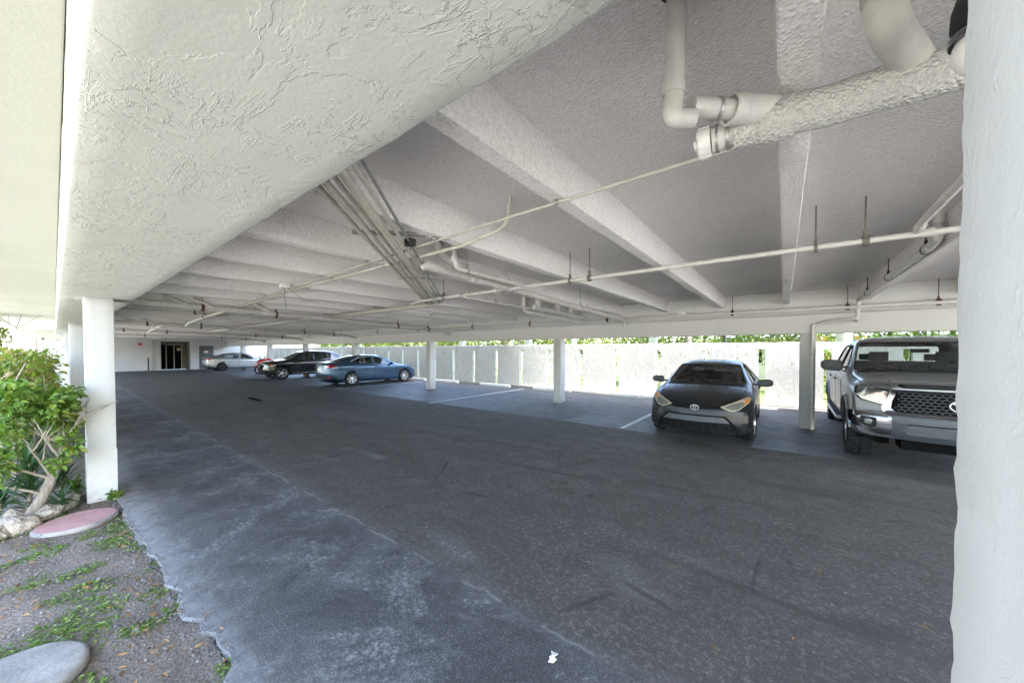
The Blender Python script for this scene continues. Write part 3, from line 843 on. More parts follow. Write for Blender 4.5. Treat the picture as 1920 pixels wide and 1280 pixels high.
mb = MB(); mb.box(-1.16, 1.30, .0, -1.09, 1.37, .06); mb.build('junction_box', M['darksteel'], bn)

# sprinkler main on rod hangers
sm = pipe('sprinkler_main', 'white sprinkler main on rod hangers crossing under the joists from the right', 'pipe',
          [(6.8, 4.05, 2.56), (-.5, 4.08, 2.575), (-5.2, 4.12, 2.58), (-5.9, 4.35, 2.585)], .024, n=14)
M['agedsteel'] = plain('aged_steel', (.16, .145, .125), .7, .3, var=.35, scale=30)
for x, m_, w_ in ((.21, 'agedsteel', .025), (.52, 'agedsteel', .045), (-1.93, 'agedsteel', .04), (-2.20, 'agedsteel', .03), (3.0, 'agedsteel', .03), (-4.62, 'agedsteel', .03)): hanger(sm, (x, 4.085, 2.575), X, .027, mat=m_, w=w_)
for x in (-2.75, -3.45, -4.05, -4.25, .86): collar(sm, (x, 4.09, 2.577), X, .027, .07, 1.3)
bp = pipe('branch_pipe', 'slim white branch pipe rising from the sprinkler main toward the near column', 'pipe', [(.80, 4.05, 2.59), (.795, 3.9, 2.62), (.74, 1.2, 2.65)], .026, n=12)
collar(bp, (.80, 3.98, 2.607), Vector((0, 1, -.15)), .026, .06, 1.25)
# stub and drain beside it
rb = pipe('branch_pipe', 'slim white pipe beside the capped drain, rising to the slab between the joists', 'pipe',
          [(-2.92, 4.06, 2.585), (-2.93, 2.78, 2.60), (-2.93, 2.72, ZS+.01)], .026, fil=.06, n=12)
collar(rb, (-2.93, 2.74, 2.70), Z, .026, .06, 1.25); collar(rb, (-2.925, 3.5, 2.593), Y, .026, .06, 1.25); hanger(rb, (-2.93, 2.95, 2.598), Y, .026)
md = tag(tub([(-3.17, 2.50, 2.628), (-3.30, 5.6, 2.565), (-3.45, 9.15, 2.50)], .052, 0, 18).build('drain_pipe', M['pvc'], smooth=True),
         'long white drain pipe with a capped end sloping to the rear beam between joists', 'pipe')
for y_, L in ((2.56, .10), (3.32, .07), (3.46, .11)): collar(md, (-3.17-.042*(y_-2.5), y_, 2.628-.0203*(y_-2.5)), Y, .052, L, 1.14)
tub([(-3.19, 2.72, ZS+.01), (-3.19, 2.78, 2.80), (-3.205, 3.30, 2.63)], .042, .2, 16).build('riser', M['pvc'], md, smooth=True)
mb = MB(); mb.lathe([(.045, 0), (.07, 0), (.07, .014), (.045, .014)], 18, Matrix.Translation((-3.19, 2.72, ZS-.015)), closed=True); mb.build('hole_collar', M['steel'], md)
for y_ in (4.15, 6.65, 7.0): hanger(md, (-3.17-.042*(y_-2.5), y_, 2.628-.0203*(y_-2.5)), Y, .052, mat='steel')
tub([(-3.45, 9.12, 2.50), (-3.46, 9.5, 2.49), (-3.46, 9.55, 2.3)], .05, .1, 14).build('elbow', M['pvc'], md, smooth=True)
ud = tag(tub([(-4.35, 6.05, ZS+.01), (-4.35, 6.05, 2.50), (-4.50, 9.2, 2.46)], .05, .16, 16).build('drain_pipe', M['pvc'], smooth=True),
         'white drain pipe bending down from the slab past short risers', 'pipe')
for x_, y_ in ((-4.05, 6.15), (-4.02, 6.9), (-4.06, 7.6)):
    tub([(x_, y_, ZS+.01), (x_, y_, 2.56)], .06, 0, 14).build('riser', M['pvc'], ud, smooth=True); collar(ud, (x_, y_, 2.6), Z, .06, .06, 1.1)
tub([(-4.05, 6.0, 2.555), (-4.10, 8.6, 2.52)], .045, 0, 14).build('branch_arm', M['pvc'], ud, smooth=True)
collar(ud, (-4.35, 6.05, 2.75), Z, .05, .06); collar(ud, (-4.38, 6.6, 2.495), Y, .05, .07)
for y_ in (7.0, 8.2): hanger(ud, (-4.36-.045*(y_-6.05), y_, 2.495-.0127*(y_-6.05)), Y, .05)
sb = pipe('branch_pipe', 'slim white pipe leaving the sprinkler main toward the short risers', 'pipe', [(-4.15, 4.12, 2.55), (-4.17, 6.5, 2.53)], .022, n=10)
hanger(sb, (-4.16, 4.9, 2.545), Y, .022); collar(sb, (-4.17, 6.3, 2.532), Y, .022, .06, 1.3); collar(sb, (-4.17, 6.46, 2.53), Y, .022, .04, 1.4)

# main along the rear beam with dark rusty hangers
rm = pipe('sprinkler_main', 'white pipe hung along the rear beam on dark rusty hangers', 'pipe', [(6.8, 9.52, 2.515), (-12, 9.55, 2.53), (-40.5, 9.55, 2.53)], .042, n=14)
for i, (x, m_) in enumerate(((.98, 'rust'), (2.15, 'rust'), (-.95, 'darksteel'), (-3.95, 'darksteel'), (-6.6, 'rust'), (-9.2, 'darksteel'), (-12.4, 'rust'), (-15.5, 'darksteel'), (-19, 'rust'), (-23, 'darksteel'))):
    hanger(rm, (x, 9.54, 2.525), X, .042, mat=m_, w=.06)
for x in (-.05, -1.75, -5.1, -7.9, -10.4): hanger(rm, (x, 9.54, 2.527), X, .042, mat='pvc', w=.03)
# drain at the far right joist and its fall to the column foot
rd = tag(tub([(1.125, 5.02, ZS+.01), (1.125, 5.02, 2.72), (1.13, 5.25, 2.70), (1.13, 9.50, 2.655), (1.13, 9.58, 2.30), (.62, 9.765, 2.26)], .036, .08, 14).build('drain_pipe', M['pvc'], smooth=True),
         'white drain pipe along the right-hand joist turning down at the rear beam', 'pipe')
collar(rd, (1.125, 5.02, 2.83), Z, .036, .05, 1.25, 'steel', 'pipe_clamp'); collar(rd, (1.13, 5.32, 2.70), Y, .036, .06)
for y_ in (5.42, 7.05, 8.6): hanger(rd, (1.13, y_, 2.70-.0106*(y_-5.25)), Y, .036, mat='darksteel', w=.02)
tub([(1.13, 9.60, 2.285), (1.125, 9.765, 2.255), (.475, 9.765, 2.215), (.475, 9.765, .0)], .030, .05, 14).build('downpipe', M['pvc'], rd, smooth=True)
for z_ in (.95, 1.75): collar(rd, (.475, 9.765, z_), Z, .030, .07, 1.15)

# drains across the deeper bays, with rust at the bands
lab = ['cream drain pipe crossing the aisle just beyond the conduit bundle, with a side branch',
       'second cream drain pipe crossing the aisle, above the blue sedan',
       'third cream drain pipe crossing the aisle, in front of the black suv',
       'farthest cream drain pipe crossing the aisle near the end wall']
for i, x in enumerate((-9.45, -16.6, -23.0, -29.6)):
    g = 'drain pipes crossing the aisle'
    d_ = tag(tub([(x, .7, 2.585), (x-.5, 5, 2.52), (x-1.1, 9.2, 2.43), (x-1.12, 9.65, 2.30)], .062, .1, 16).build('drain_pipe', M['pvc'], smooth=True), lab[i], 'pipe', g)
    for y_, m_ in ((1.9, 'rust'), (3.3, 'rust'), (5.4, 'pvc'), (7.0, 'rust'), (8.4, 'darksteel')):
        hanger(d_, (x-.118*(y_-.7)*1.0, y_, 2.585-.0175*(y_-.7)), Y, .062, mat=m_, w=.05)
    for y_ in (1.1, 1.5, 2.6): tub([(x-.2, y_+.25, ZS+.01), (x-.19, y_+.25, 2.72), (x-.03-.1*(y_-.7), y_+.55, 2.58)], .05, .09, 12).build('riser', M['pvc'], d_, smooth=True)
    if i < 2:
        tub([(x-.25, 2.35, 2.56), (x-2.6, 2.42, 2.53), (x-4.6, 2.5, 2.50), (x-5.1, 2.5, 2.42)], .045, .1, 14).build('branch_arm', M['pvc_y'], d_, smooth=True)
        for q in (1.2, 2.4): hanger(d_, (x-q, 2.39, 2.545), X, .045, mat='rust', w=.06)
    p_ = pipe('branch_pipe', ['slim pipe crossing the aisle just behind the first cream drain', 'slim pipe crossing the aisle behind the second cream drain', 'slim pipe crossing the aisle behind the third cream drain', 'slim pipe crossing the aisle behind the farthest cream drain'][i],
              'pipe', [(x-2.4, .8, 2.62), (x-2.5, 9.2, 2.60)], .024, n=8, group='slim pipes crossing the aisle')
    for y_ in (2.2, 5, 7.6): hanger(p_, (x-2.42, y_, 2.612), Y, .024, mat='darksteel', w=.03)

# fluorescent battens
fl_lab = ['unlit fluorescent batten just beyond the turn of the conduit bundle', 'unlit fluorescent batten above the blue sedan', 'unlit fluorescent batten above the black suv', 'unlit fluorescent batten nearest the end wall']
lf = None
for i, x in enumerate((-7.28, -14.6, -20.7, -27.0)):
    if lf is None:
        lf = thing('fluorescent_light', fl_lab[0], 'ceiling light', (x, 5.4, 2.60), 0, 'fluorescent battens under the joists')
        mb = MB(); mb.box(-.05, -.61, .012, .05, .61, .055); mb.box(-.02, -.4, .055, .02, -.36, .34); mb.box(-.02, .36, .055, .02, .4, .34); mb.build('housing', M['whiteplastic'], lf, bevel=.004)
        for s in (-.025, .025):
            mb = MB(); mb.cyl((s, -.58, -.004), (s, .58, -.004), .013, n=10); mb.build('tube', M['lamp_clear'] if False else M['whiteplastic'], lf, smooth=True)
        for s in (-.6, .6):
            mb = MB(); mb.box(-.045, s-.012, -.02, .045, s+.012, .012); mb.build('end_cap', M['greyplastic'], lf)
    else:
        c = copy_tree(lf); c.location = (x, 5.4, 2.60); c['label'] = fl_lab[i]
jb = thing('junction_box', 'small white junction box with a dangling wire under a joist left of the bundle', 'junction box', (-5.96, 2.13, 2.64))
mb = MB(); mb.box(-.07, -.05, -.03, .07, .05, .024); mb.build('box_body', M['whiteplastic'], jb, bevel=.006)
mb = MB(); mb.tube(fillet([(0, 0, -.03), (.01, 0, -.18), (.0, .02, -.34)], .05), .003, 6); mb.tube([(.06, 0, -.01), (-.6, .5, -.10), (-1.4, 1.1, -.02)], .003, 6); mb.build('wire', M['blackplastic'], jb)
jb = thing('junction_box', 'small white box on the rear beam at the end of a loose white cable', 'junction box', (-2.03, 9.60, 2.565))
mb = MB(); mb.box(-.08, -.05, -.05, .08, .07, .05); mb.build('box_body', M['whiteplastic'], jb, bevel=.006)
mb = MB(); mb.tube([(-.08, 0, 0)]+[(-.08-2.2*i/12, -.05*i/12-.0, .03*i/12-.07*math.sin(PI*i/12)) for i in range(1, 13)], .006, 6); mb.build('cable', M['whiteplastic'], jb)
# ------------------------------------------------------------------ vehicles
def pchip(keys):
    xs = [k[0] for k in keys]; ys = [k[1] for k in keys]; n = len(xs)
    h = [xs[i+1]-xs[i] for i in range(n-1)]; d = [(ys[i+1]-ys[i])/h[i] for i in range(n-1)]
    m = [0]*n; m[0] = d[0]; m[-1] = d[-1]
    for i in range(1, n-1):
        if d[i-1]*d[i] <= 0: m[i] = 0
        else:
            w1 = 2*h[i]+h[i-1]; w2 = h[i]+2*h[i-1]
            m[i] = (w1+w2)/(w1/d[i-1]+w2/d[i])
    def f(x):
        if x <= xs[0]: return ys[0]
        if x >= xs[-1]: return ys[-1]
        i = max(j for j in range(n-1) if xs[j] <= x)
        t = (x-xs[i])/h[i]
        return ((1+2*t)*(1-t)**2*ys[i] + t*(1-t)**2*h[i]*m[i] + t*t*(3-2*t)*ys[i+1] + t*t*(t-1)*h[i]*m[i+1])
    return f

def catmull(P, k):
    out = []; n = len(P)
    for i in range(n-1):
        p0 = P[max(0, i-1)]; p1 = P[i]; p2 = P[i+1]; p3 = P[min(n-1, i+2)]
        # chord-scaled tangents keep corners from overshooting
        l0 = max(1e-6, math.dist(p0, p1)); l1 = max(1e-6, math.dist(p1, p2)); l2 = max(1e-6, math.dist(p2, p3))
        def tan(a, b, c, la, lb):
            s = min(la, lb)
            return tuple((c[q]-a[q])/(la+lb)*min(l1, 1.6*s) for q in (0, 1))
        t1 = tan(p0, p1, p2, l0, l1) if i > 0 else tuple(p2[q]-p1[q] for q in (0, 1))
        t2 = tan(p1, p2, p3, l1, l2) if i < n-2 else tuple(p2[q]-p1[q] for q in (0, 1))
        for s in range(k):
            t = s/k
            h1 = 2*t**3-3*t*t+1; h2 = t**3-2*t*t+t; h3 = -2*t**3+3*t*t; h4 = t**3-t*t
            out.append(tuple(h1*p1[q]+h2*t1[q]+h3*p2[q]+h4*t2[q] for q in (0, 1)))
    out.append(P[-1]); return out

class Car:
    def __init__(self, sp):
        self.s = sp; self.L = sp['L']
        self.f = {k: pchip(sp[k]) for k in ('zt', 'zs', 'w', 'wr', 'zb')}
        self.lf = pchip(sp['leanF']); self.lb = pchip(sp['leanB'])
        self.tr = pchip(sp.get('tr', [(0, .07), (9, .07)]))
    def section(self, x, inset=0.0, zmin=None, k=4):
        g = self.f; zb, w, zs, wr, zt = g['zb'](x), g['w'](x), g['zs'](x), g['wr'](x), g['zt'](x)
        zt = max(zt, zs+.012); h = zt-zs
        ws = w*self.s.get('shoulder', .955)
        tr = min(self.tr(x), .34*h)
        hb = zs-zb
        c8 = (wr, zt-tr)
        bul = .016 if h > .2 else .0
        c7 = ((ws+c8[0])/2+bul, (zs+c8[1])/2)
        flare = self.s.get('waist', .012)
        P = [(0, zb), (.80*w, zb), (.945*w, zb+.035), (.985*w, zb+.15*hb), (.995*w, zb+.40*hb), (w-flare*.3, zb+.62*hb), (w, zs-.17*hb), (.988*w, zs-.06*hb), (ws, zs), c7, c8, (wr*.80, zt-tr*.30), (wr*.45, zt-tr*.07), (0, zt)]
        Q = catmull(P, k)
        if inset:         # plain cabin cavity inside the skin
            zb_ = zs-.045; zt_ = max(zt-inset, zb_+.02); wr_ = min(wr-.045, w-.09); ze = max(zt-tr-inset, zb_+.01)
            P = [(0, zmin), (w-.10, zmin), (w-.075, (zmin+zb_)/2), (w-.075, zb_), ((w-.075+wr_)/2+.004, (zb_+ze)/2), (wr_, ze), (wr_*.72, zt_-(zt_-ze)*.25), (wr_*.35, zt_-(zt_-ze)*.06), (0, zt_)]
            return P
        return Q
    def disp(self, x, y, z):
        s = self.s; F, Bk = s.get('F', .9), s.get('B', .9)
        dx = 0
        if x < F:
            f = (1-x/F)**1.6; u = abs(y)/s['w0']
            dx += f*(s['bowF']*u**2.6 + self.lf(z))
        if x > self.L-Bk:
            f = (1-(self.L-x)/Bk)**1.6; u = abs(y)/s['w0']
            dx -= f*(s['bowB']*u**2.6 + self.lb(z))
        return (x+dx, y, z)
    def solid(self, xs, inset=0.0, zmin=None, k=4, M=8):
        mb = MB(); rings = []
        for x in xs:
            q = self.section(x, inset, zmin, k)
            ring = [(y, z) for y, z in q] + [(-y, z) for y, z in q[-2:0:-1]]
            rings.append([self.disp(x, y, z) for y, z in ring])
        n = len(rings[0]); h = (n-2)//2 + 1         # indices 0..h right, h+1.. left
        for r in rings: mb.v += r
        for i in range(len(xs)-1):
            for j in range(n): mb.f.append((i*n+j, i*n+(j+1) % n, (i+1)*n+(j+1) % n, (i+1)*n+j))
        for end, i in ((0, 0), (1, len(xs)-1)):     # end caps as a grid of rows across the car
            x = xs[i]; base = i*n; rows = []
            q = self.section(x, inset, zmin, k)
            for j in range(0, h+1):
                if j in (0, h): rows.append([base+j]); continue
                y, z = q[j]; row = [base+j]
                for m in range(1, M):
                    yy = y*(1-2*m/M); mb.v.append(self.disp(x, yy, z)); row.append(len(mb.v)-1)
                row.append(base+n-j); rows.append(row)
            for a, b in zip(rows, rows[1:]):
                if len(a) == 1: fs = [(a[0], b[m], b[m+1]) for m in range(M)]
                elif len(b) == 1: fs = [(a[m], b[0], a[m+1]) for m in range(M)]
                else: fs = [(a[m], b[m], b[m+1], a[m+1]) for m in range(M)]
                mb.f += [f if end == 0 else f[::-1] for f in fs]
        return mb

def mk_tmp(mb):
    me = mb.mesh('tmp'); bm = bmesh.new(); bm.from_mesh(me)
    bmesh.ops.remove_doubles(bm, verts=bm.verts, dist=.0004)
    bmesh.ops.dissolve_degenerate(bm, edges=bm.edges, dist=.0002)
    bmesh.ops.recalc_face_normals(bm, faces=bm.faces); bm.to_mesh(me); bm.free()
    o = bpy.data.objects.new('tmp', me); COL.objects.link(o); return o
def boolean(obj, cutters, op='DIFFERENCE', solver='EXACT'):
    for c in cutters:
        m = obj.modifiers.new('b', 'BOOLEAN'); m.object = c; m.operation = op; m.solver = solver
    dg = bpy.context.evaluated_depsgraph_get()
    me = bpy.data.meshes.new_from_object(obj.evaluated_get(dg))
    obj.modifiers.clear()
    old = obj.data; obj.data = me; bpy.data.meshes.remove(old)
    for c in cutters:
        d = c.data; bpy.data.objects.remove(c); bpy.data.meshes.remove(d)
    return obj

def smooth_poly(poly, r=.03, seg=4):
    """round the corners of a closed 2-D outline"""
    n = len(poly); out = []
    for i in range(n):
        a, b, c = Vector(poly[i-1]), Vector(poly[i]), Vector(poly[(i+1) % n])
        d = min(r, (a-b).length*.45, (c-b).length*.45)
        s = b+(a-b).normalized()*d; e = b+(c-b).normalized()*d
        for k in range(seg+1):
            t = k/seg; out.append(tuple(s.lerp(b, t).lerp(b.lerp(e, t), t)))
    return out

class Shell:
    """the closed outer skin of a car; patches are cut to an outline and laid on it"""
    def __init__(self, car, mesh):
        self.car = car; bm = bmesh.new(); bm.from_mesh(mesh)
        self.bvh = BVHTree.FromBMesh(bm); bm.free()
    def hit(self, view, u, v):
        L = self.car.L
        o, d = {'front': ((-2, u, v), (1, 0, 0)), 'rear': ((L+2, u, v), (-1, 0, 0)), 'left': ((u, 3, v), (0, -1, 0)), 'right': ((u, -3, v), (0, 1, 0)), 'top': ((u, v, 4), (0, 0, -1))}[view]
        loc, nrm, idx, dist = self.bvh.ray_cast(Vector(o), Vector(d))
        if loc is None:
            loc, nrm, idx, dist = self.bvh.find_nearest(Vector(o) + Vector(d)*(2 if view in ('front', 'rear') else 2.2))
        if nrm.dot(Vector(d)) > 0: nrm = -nrm
        return loc, nrm
    def patch(self, name, view, poly, mat, parent, off=.004, thick=.012, step=.04, holes=None, smooth=True, inward=None):
        bm = bmesh.new()
        vs = [bm.verts.new((u, v, 0)) for u, v in poly]
        bm.faces.new(vs)
        us = [p[0] for p in poly]; vv = [p[1] for p in poly]
        for ax, lo, hi in ((0, min(us), max(us)), (1, min(vv), max(vv))):
            k = int((hi-lo)/step)
            for i in range(1, k+1):
                c = lo+(hi-lo)*i/(k+1)
                co = (c, 0, 0) if ax == 0 else (0, c, 0); no = (1, 0, 0) if ax == 0 else (0, 1, 0)
                bmesh.ops.bisect_plane(bm, geom=bm.verts[:]+bm.edges[:]+bm.faces[:], plane_co=co, plane_no=no)
        bmesh.ops.triangulate(bm, faces=[f for f in bm.faces if len(f.verts) > 4])
        N = {}
        for v in bm.verts:
            loc, nrm = self.hit(view, v.co.x, v.co.y)
            N[v] = nrm; v.co = loc + nrm*off
        top = bm.faces[:]
        if thick:
            vmap = {v: bm.verts.new(v.co - N[v]*thick) for v in bm.verts[:]}
            for e in [e for e in bm.edges if len(e.link_faces) == 1]:
                a, b = e.verts
                bm.faces.new((a, b, vmap[b], vmap[a]))
            for f in top: bm.faces.new([vmap[v] for v in reversed(f.verts)])
        bmesh.ops.recalc_face_normals(bm, faces=bm.faces)
        if not thick:
            if bm.faces:
                f = bm.faces[0]; vw = {'front': (-1, 0, 0), 'rear': (1, 0, 0), 'left': (0, 1, 0), 'right': (0, -1, 0), 'top': (0, 0, 1)}[view]
                if f.normal.dot(Vector(vw)) < 0: bmesh.ops.reverse_faces(bm, faces=bm.faces)
        me = bpy.data.meshes.new(name); bm.to_mesh(me); bm.free()
        return link(name, me, mat, parent, smooth, 50)
    def strip(self, name, view, line, w, mat, parent, off=.003, thick=.006, closed=False):
        """a thin line laid on the skin (shut lines, mouldings, wipers)"""
        pts = [Vector((*self.hit(view, u, v)[0], )) + self.hit(view, u, v)[1]*off for u, v in dense(line, .03)]
        mb = MB(); mb.tube(pts, w/2, 6); return mb.build(name, mat, parent, smooth=True)

def dense(line, step):
    out = [line[0]]
    for a, b in zip(line, line[1:]):
        k = max(1, int(math.dist(a, b)/step))
        out += [(a[0]+(b[0]-a[0])*i/k, a[1]+(b[1]-a[1])*i/k) for i in range(1, k+1)]
    return out
def mir(poly): return [(-u, v) for u, v in poly][::-1]

def prism_x(poly, x0, x1):      # (y,z) outline along x
    mb = MB(); n = len(poly)
    mb.v = [(x0, y, z) for y, z in poly]+[(x1, y, z) for y, z in poly]
    mb.f = [tuple(range(n)), tuple(range(2*n-1, n-1, -1))]+[(k, n+k, n+(k+1) % n, (k+1) % n) for k in range(n)]
    return mb
def prism_y(poly, y0, y1):      # (x,z) outline along y
    mb = MB(); n = len(poly)
    mb.v = [(x, y0, z) for x, z in poly]+[(x, y1, z) for x, z in poly]
    mb.f = [tuple(range(n)), tuple(range(2*n-1, n-1, -1))]+[(k, n+k, n+(k+1) % n, (k+1) % n) for k in range(n)]
    return mb

def wheel(parent, x, side, ycen, Rw, width, rimR, style, rimmat, tread=0, yaw=0.0):
    """tyre lathe (axis along y) with a spoked rim as its sub-part"""
    Mx = Matrix.Rotation(-PI/2*side, 4, 'X')        # local z -> outward
    n = 56
    hw = width/2
    prof = [(rimR*.96, -hw*.7), (rimR, -hw*.92), (rimR+.25*(Rw-rimR), -hw*1.02), (rimR+.7*(Rw-rimR), -hw*1.0), (Rw-.012, -hw*.86), (Rw, -hw*.70)]
    prof += [(Rw, -hw*.4), (Rw-.008, -hw*.38), (Rw-.008, -hw*.33), (Rw, -hw*.31), (Rw, -.01), (Rw-.008, -.008), (Rw-.008, .008), (Rw, .01), (Rw, hw*.31), (Rw-.008, hw*.33), (Rw-.008, hw*.38), (Rw, hw*.4)]
    prof += [(Rw, hw*.70), (Rw-.012, hw*.86), (rimR+.7*(Rw-rimR), hw*1.0), (rimR+.25*(Rw-rimR), hw*1.02), (rimR, hw*.92), (rimR*.96, hw*.7)]
    mb = MB(); mb.lathe(prof, n, Mx)
    if tread:                                        # chunky blocks of an all-terrain tyre
        nb = 40
        for k in range(nb):
            for r_, (a, b) in enumerate(((-.98, -.62), (-.54, -.08), (.08, .54), (.62, .98))):
                q0 = 2*PI*(k+(.5 if r_ % 2 else 0))/nb; dq = 2*PI/nb*.33
                vs = []
                for rr in (Rw-.012, Rw+.012-(.008 if r_ in (0, 3) else 0)):
                    for (h, sgn) in ((a*hw, -1), (b*hw, -1), (b*hw, 1), (a*hw, 1)):
                        q = q0 + sgn*dq + (.05 if h == b*hw else 0)*(1 if r_ < 2 else -1)
                        vs.append(Mx @ Vector((rr*math.cos(q), rr*math.sin(q), h)))
                mb.add(vs, [(0,1,2,3),(4,7,6,5),(0,4,5,1),(1,5,6,2),(2,6,7,3),(3,7,4,0)])
    w = mb.build('wheel', M['rubber'], parent, smooth=True)
    w.location = (x, ycen, Rw); w.rotation_euler = (0, 0, yaw)
    rb = MB(); o = hw*.62
    rb.lathe([(rimR*1.0, -hw*.6), (rimR*.93, -hw*.5), (rimR*.90, 0), (rimR*.92, o*.9), (rimR*1.0, o*1.35), (rimR*1.015, o*1.38), (rimR*.985, o*1.42), (rimR*.95, o*1.2)], 40, Mx)
    rb.lathe([(.0, o*1.02), (.035, o*1.02), (.045, o*.95), (.075, o*.9), (.08, o*.5)], 20, Mx)
    def bar(q0, q1, r0, r1, w0, w1, h0, h1, t=.02):
        vs = []
        for rr, q, ww, h in ((r0, q0, w0, h0), (r1, q1, w1, h1)):
            c = Vector((math.cos(q), math.sin(q), 0)); s = Vector((-math.sin(q), math.cos(q), 0))
            for (sg, hh) in ((-1, h-t), (1, h-t), (.7, h), (-.7, h)):
                vs.append(Mx @ (c*rr + s*ww*sg + Vector((0, 0, hh))))
        rb.add(vs, [(0,1,2,3)[::-1],(4,5,6,7),(0,1,5,4),(1,2,6,5),(2,3,7,6),(3,0,4,7)])
    ns = style
    for k in range(abs(ns)):
        q = 2*PI*k/abs(ns)
        if ns > 0: bar(q, q, .05, rimR*.95, .030, .036 if ns < 7 else .022, o*.92, o*1.12)
        else:      # paired spokes
            for s in (-1, 1): bar(q+.07*s, q+.13*s, .055, rimR*.95, .013, .017, o*.92, o*1.12)
    r = rb.build('rim', rimmat, w, smooth=True)
    db = MB(); db.lathe([(.0, -hw*.2), (rimR*.9, -hw*.2), (rimR*.9, -hw*.25)], 32, Mx); db.build('brake_disc', M['darksteel'], w)
    return w

def seats(parent, xf, xr, yoff, zf, h=.72, rear=True):
    def one(x, y, wd=.24, name='seat'):
        mb = MB()
        for (a, b) in (((x-.25, zf), (x+.25, zf+.16)),): mb.box(a[0], y-wd, a[1], b[0], y+wd, b[1])
        sec = [(x+.20, zf+.12), (x+.32, zf+.12), (x+.42, zf+h-.16), (x+.34, zf+h-.16)]
        n0 = len(mb.v); m2 = prism_y(sec, y-wd*.92, y+wd*.92); mb.add(m2.v, m2.f)
        mb.box(x+.355, y-.13, zf+h-.12, x+.44, y+.13, zf+h+.05)
        mb.cyl((x+.39, y-.05, zf+h-.18), (x+.39, y-.05, zf+h-.1), .008, n=6); mb.cyl((x+.39, y+.05, zf+h-.18), (x+.39, y+.05, zf+h-.1), .008, n=6)
        return mb.build(name, M['cloth'], parent, bevel=.018)
    one(xf, yoff); one(xf, -yoff)
    if rear:
        mb = MB(); mb.box(xr-.2, -yoff*1.75, zf, xr+.3, yoff*1.75, zf+.16)
        m2 = prism_y([(xr+.2, zf+.12), (xr+.32, zf+.12), (xr+.46, zf+h-.14), (xr+.38, zf+h-.14)], -yoff*1.7, yoff*1.7); mb.add(m2.v, m2.f)
        for y in (-yoff*1.1, yoff*1.1): mb.box(xr+.40, y-.13, zf+h-.13, xr+.48, y+.13, zf+h-.0)
        mb.build('rear_seat', M['cloth'], parent, bevel=.018)

def mirror_(parent, x, y, z, side, paint, w=.22, h=.14, ex=.6):
    mb = MB(); n = 14
    for i, (dy, k) in enumerate(((-.5, .72), (-.40, .95), (-.1, 1.0), (.25, .92), (.42, .70), (.5, .35))):
        for q in range(n):
            a = 2*PI*q/n; c, s = math.cos(a), math.sin(a)
            e = lambda v: math.copysign(abs(v)**ex, v)
            mb.v.append((x + .055*k*e(c) + .05*(dy+.5)*.6, y+side*(dy*w), z + h/2*k*e(s) + .01*dy))
    for i in range(5):
        for q in range(n): mb.f.append((i*n+q, i*n+(q+1) % n, (i+1)*n+(q+1) % n, (i+1)*n+q))
    mb.f += [tuple(range(n)), tuple(range(5*n, 6*n))]
    o = mb.build('mirror', paint, parent, smooth=True)
    mb = MB(); mb.box(x-.02, min(y-side*(w*.45), y-side*(w*.95)), z-.05, x+.03, max(y-side*(w*.45), y-side*(w*.95)), z-.015)
    mb.build('mirror_arm', M['blackplastic'], o)
    return o

def lathe_y(mb, prof, c, n=20, sgn=1):
    Mx = Matrix.Translation(c) @ Matrix.Rotation(-PI/2*sgn, 4, 'X'); mb.lathe(prof, n, Mx)

def ring2d(mb, cx_fn, a, b, w, n=36, rot=0, off=(0, 0), t=.008):
    """flat elliptical ring in the (y,z) plane, built facing -x"""
    base = len(mb.v)
    for k in range(n):
        q = 2*PI*k/n
        for s in (0, 1):
            y = off[0]+(a-(w if s else 0))*math.cos(q); z = off[1]+(b-(w if s else 0))*math.sin(q)
            for d in (0, t): mb.v.append((cx_fn-d, y, z))
    for k in range(n):
        i = base+4*k; j = base+4*((k+1) % n)
        mb.f += [(i+1, j+1, j+3, i+3), (i, i+2, j+2, j), (i, j, j+1, i+1), (i+2, i+3, j+3, j+2)]

def emblem(parent, x, z, s, mat, y=0):
    """three interlocked ovals"""
    mb = MB()
    ring2d(mb, x, .072*s, .050*s, .010*s, off=(y, z), t=.010)
    ring2d(mb, x-.002, .022*s, .042*s, .007*s, off=(y, z-.004*s), t=.009)
    ring2d(mb, x-.001, .050*s, .017*s, .008*s, off=(y, z+.022*s), t=.009)
    return mb.build('emblem', mat, parent)

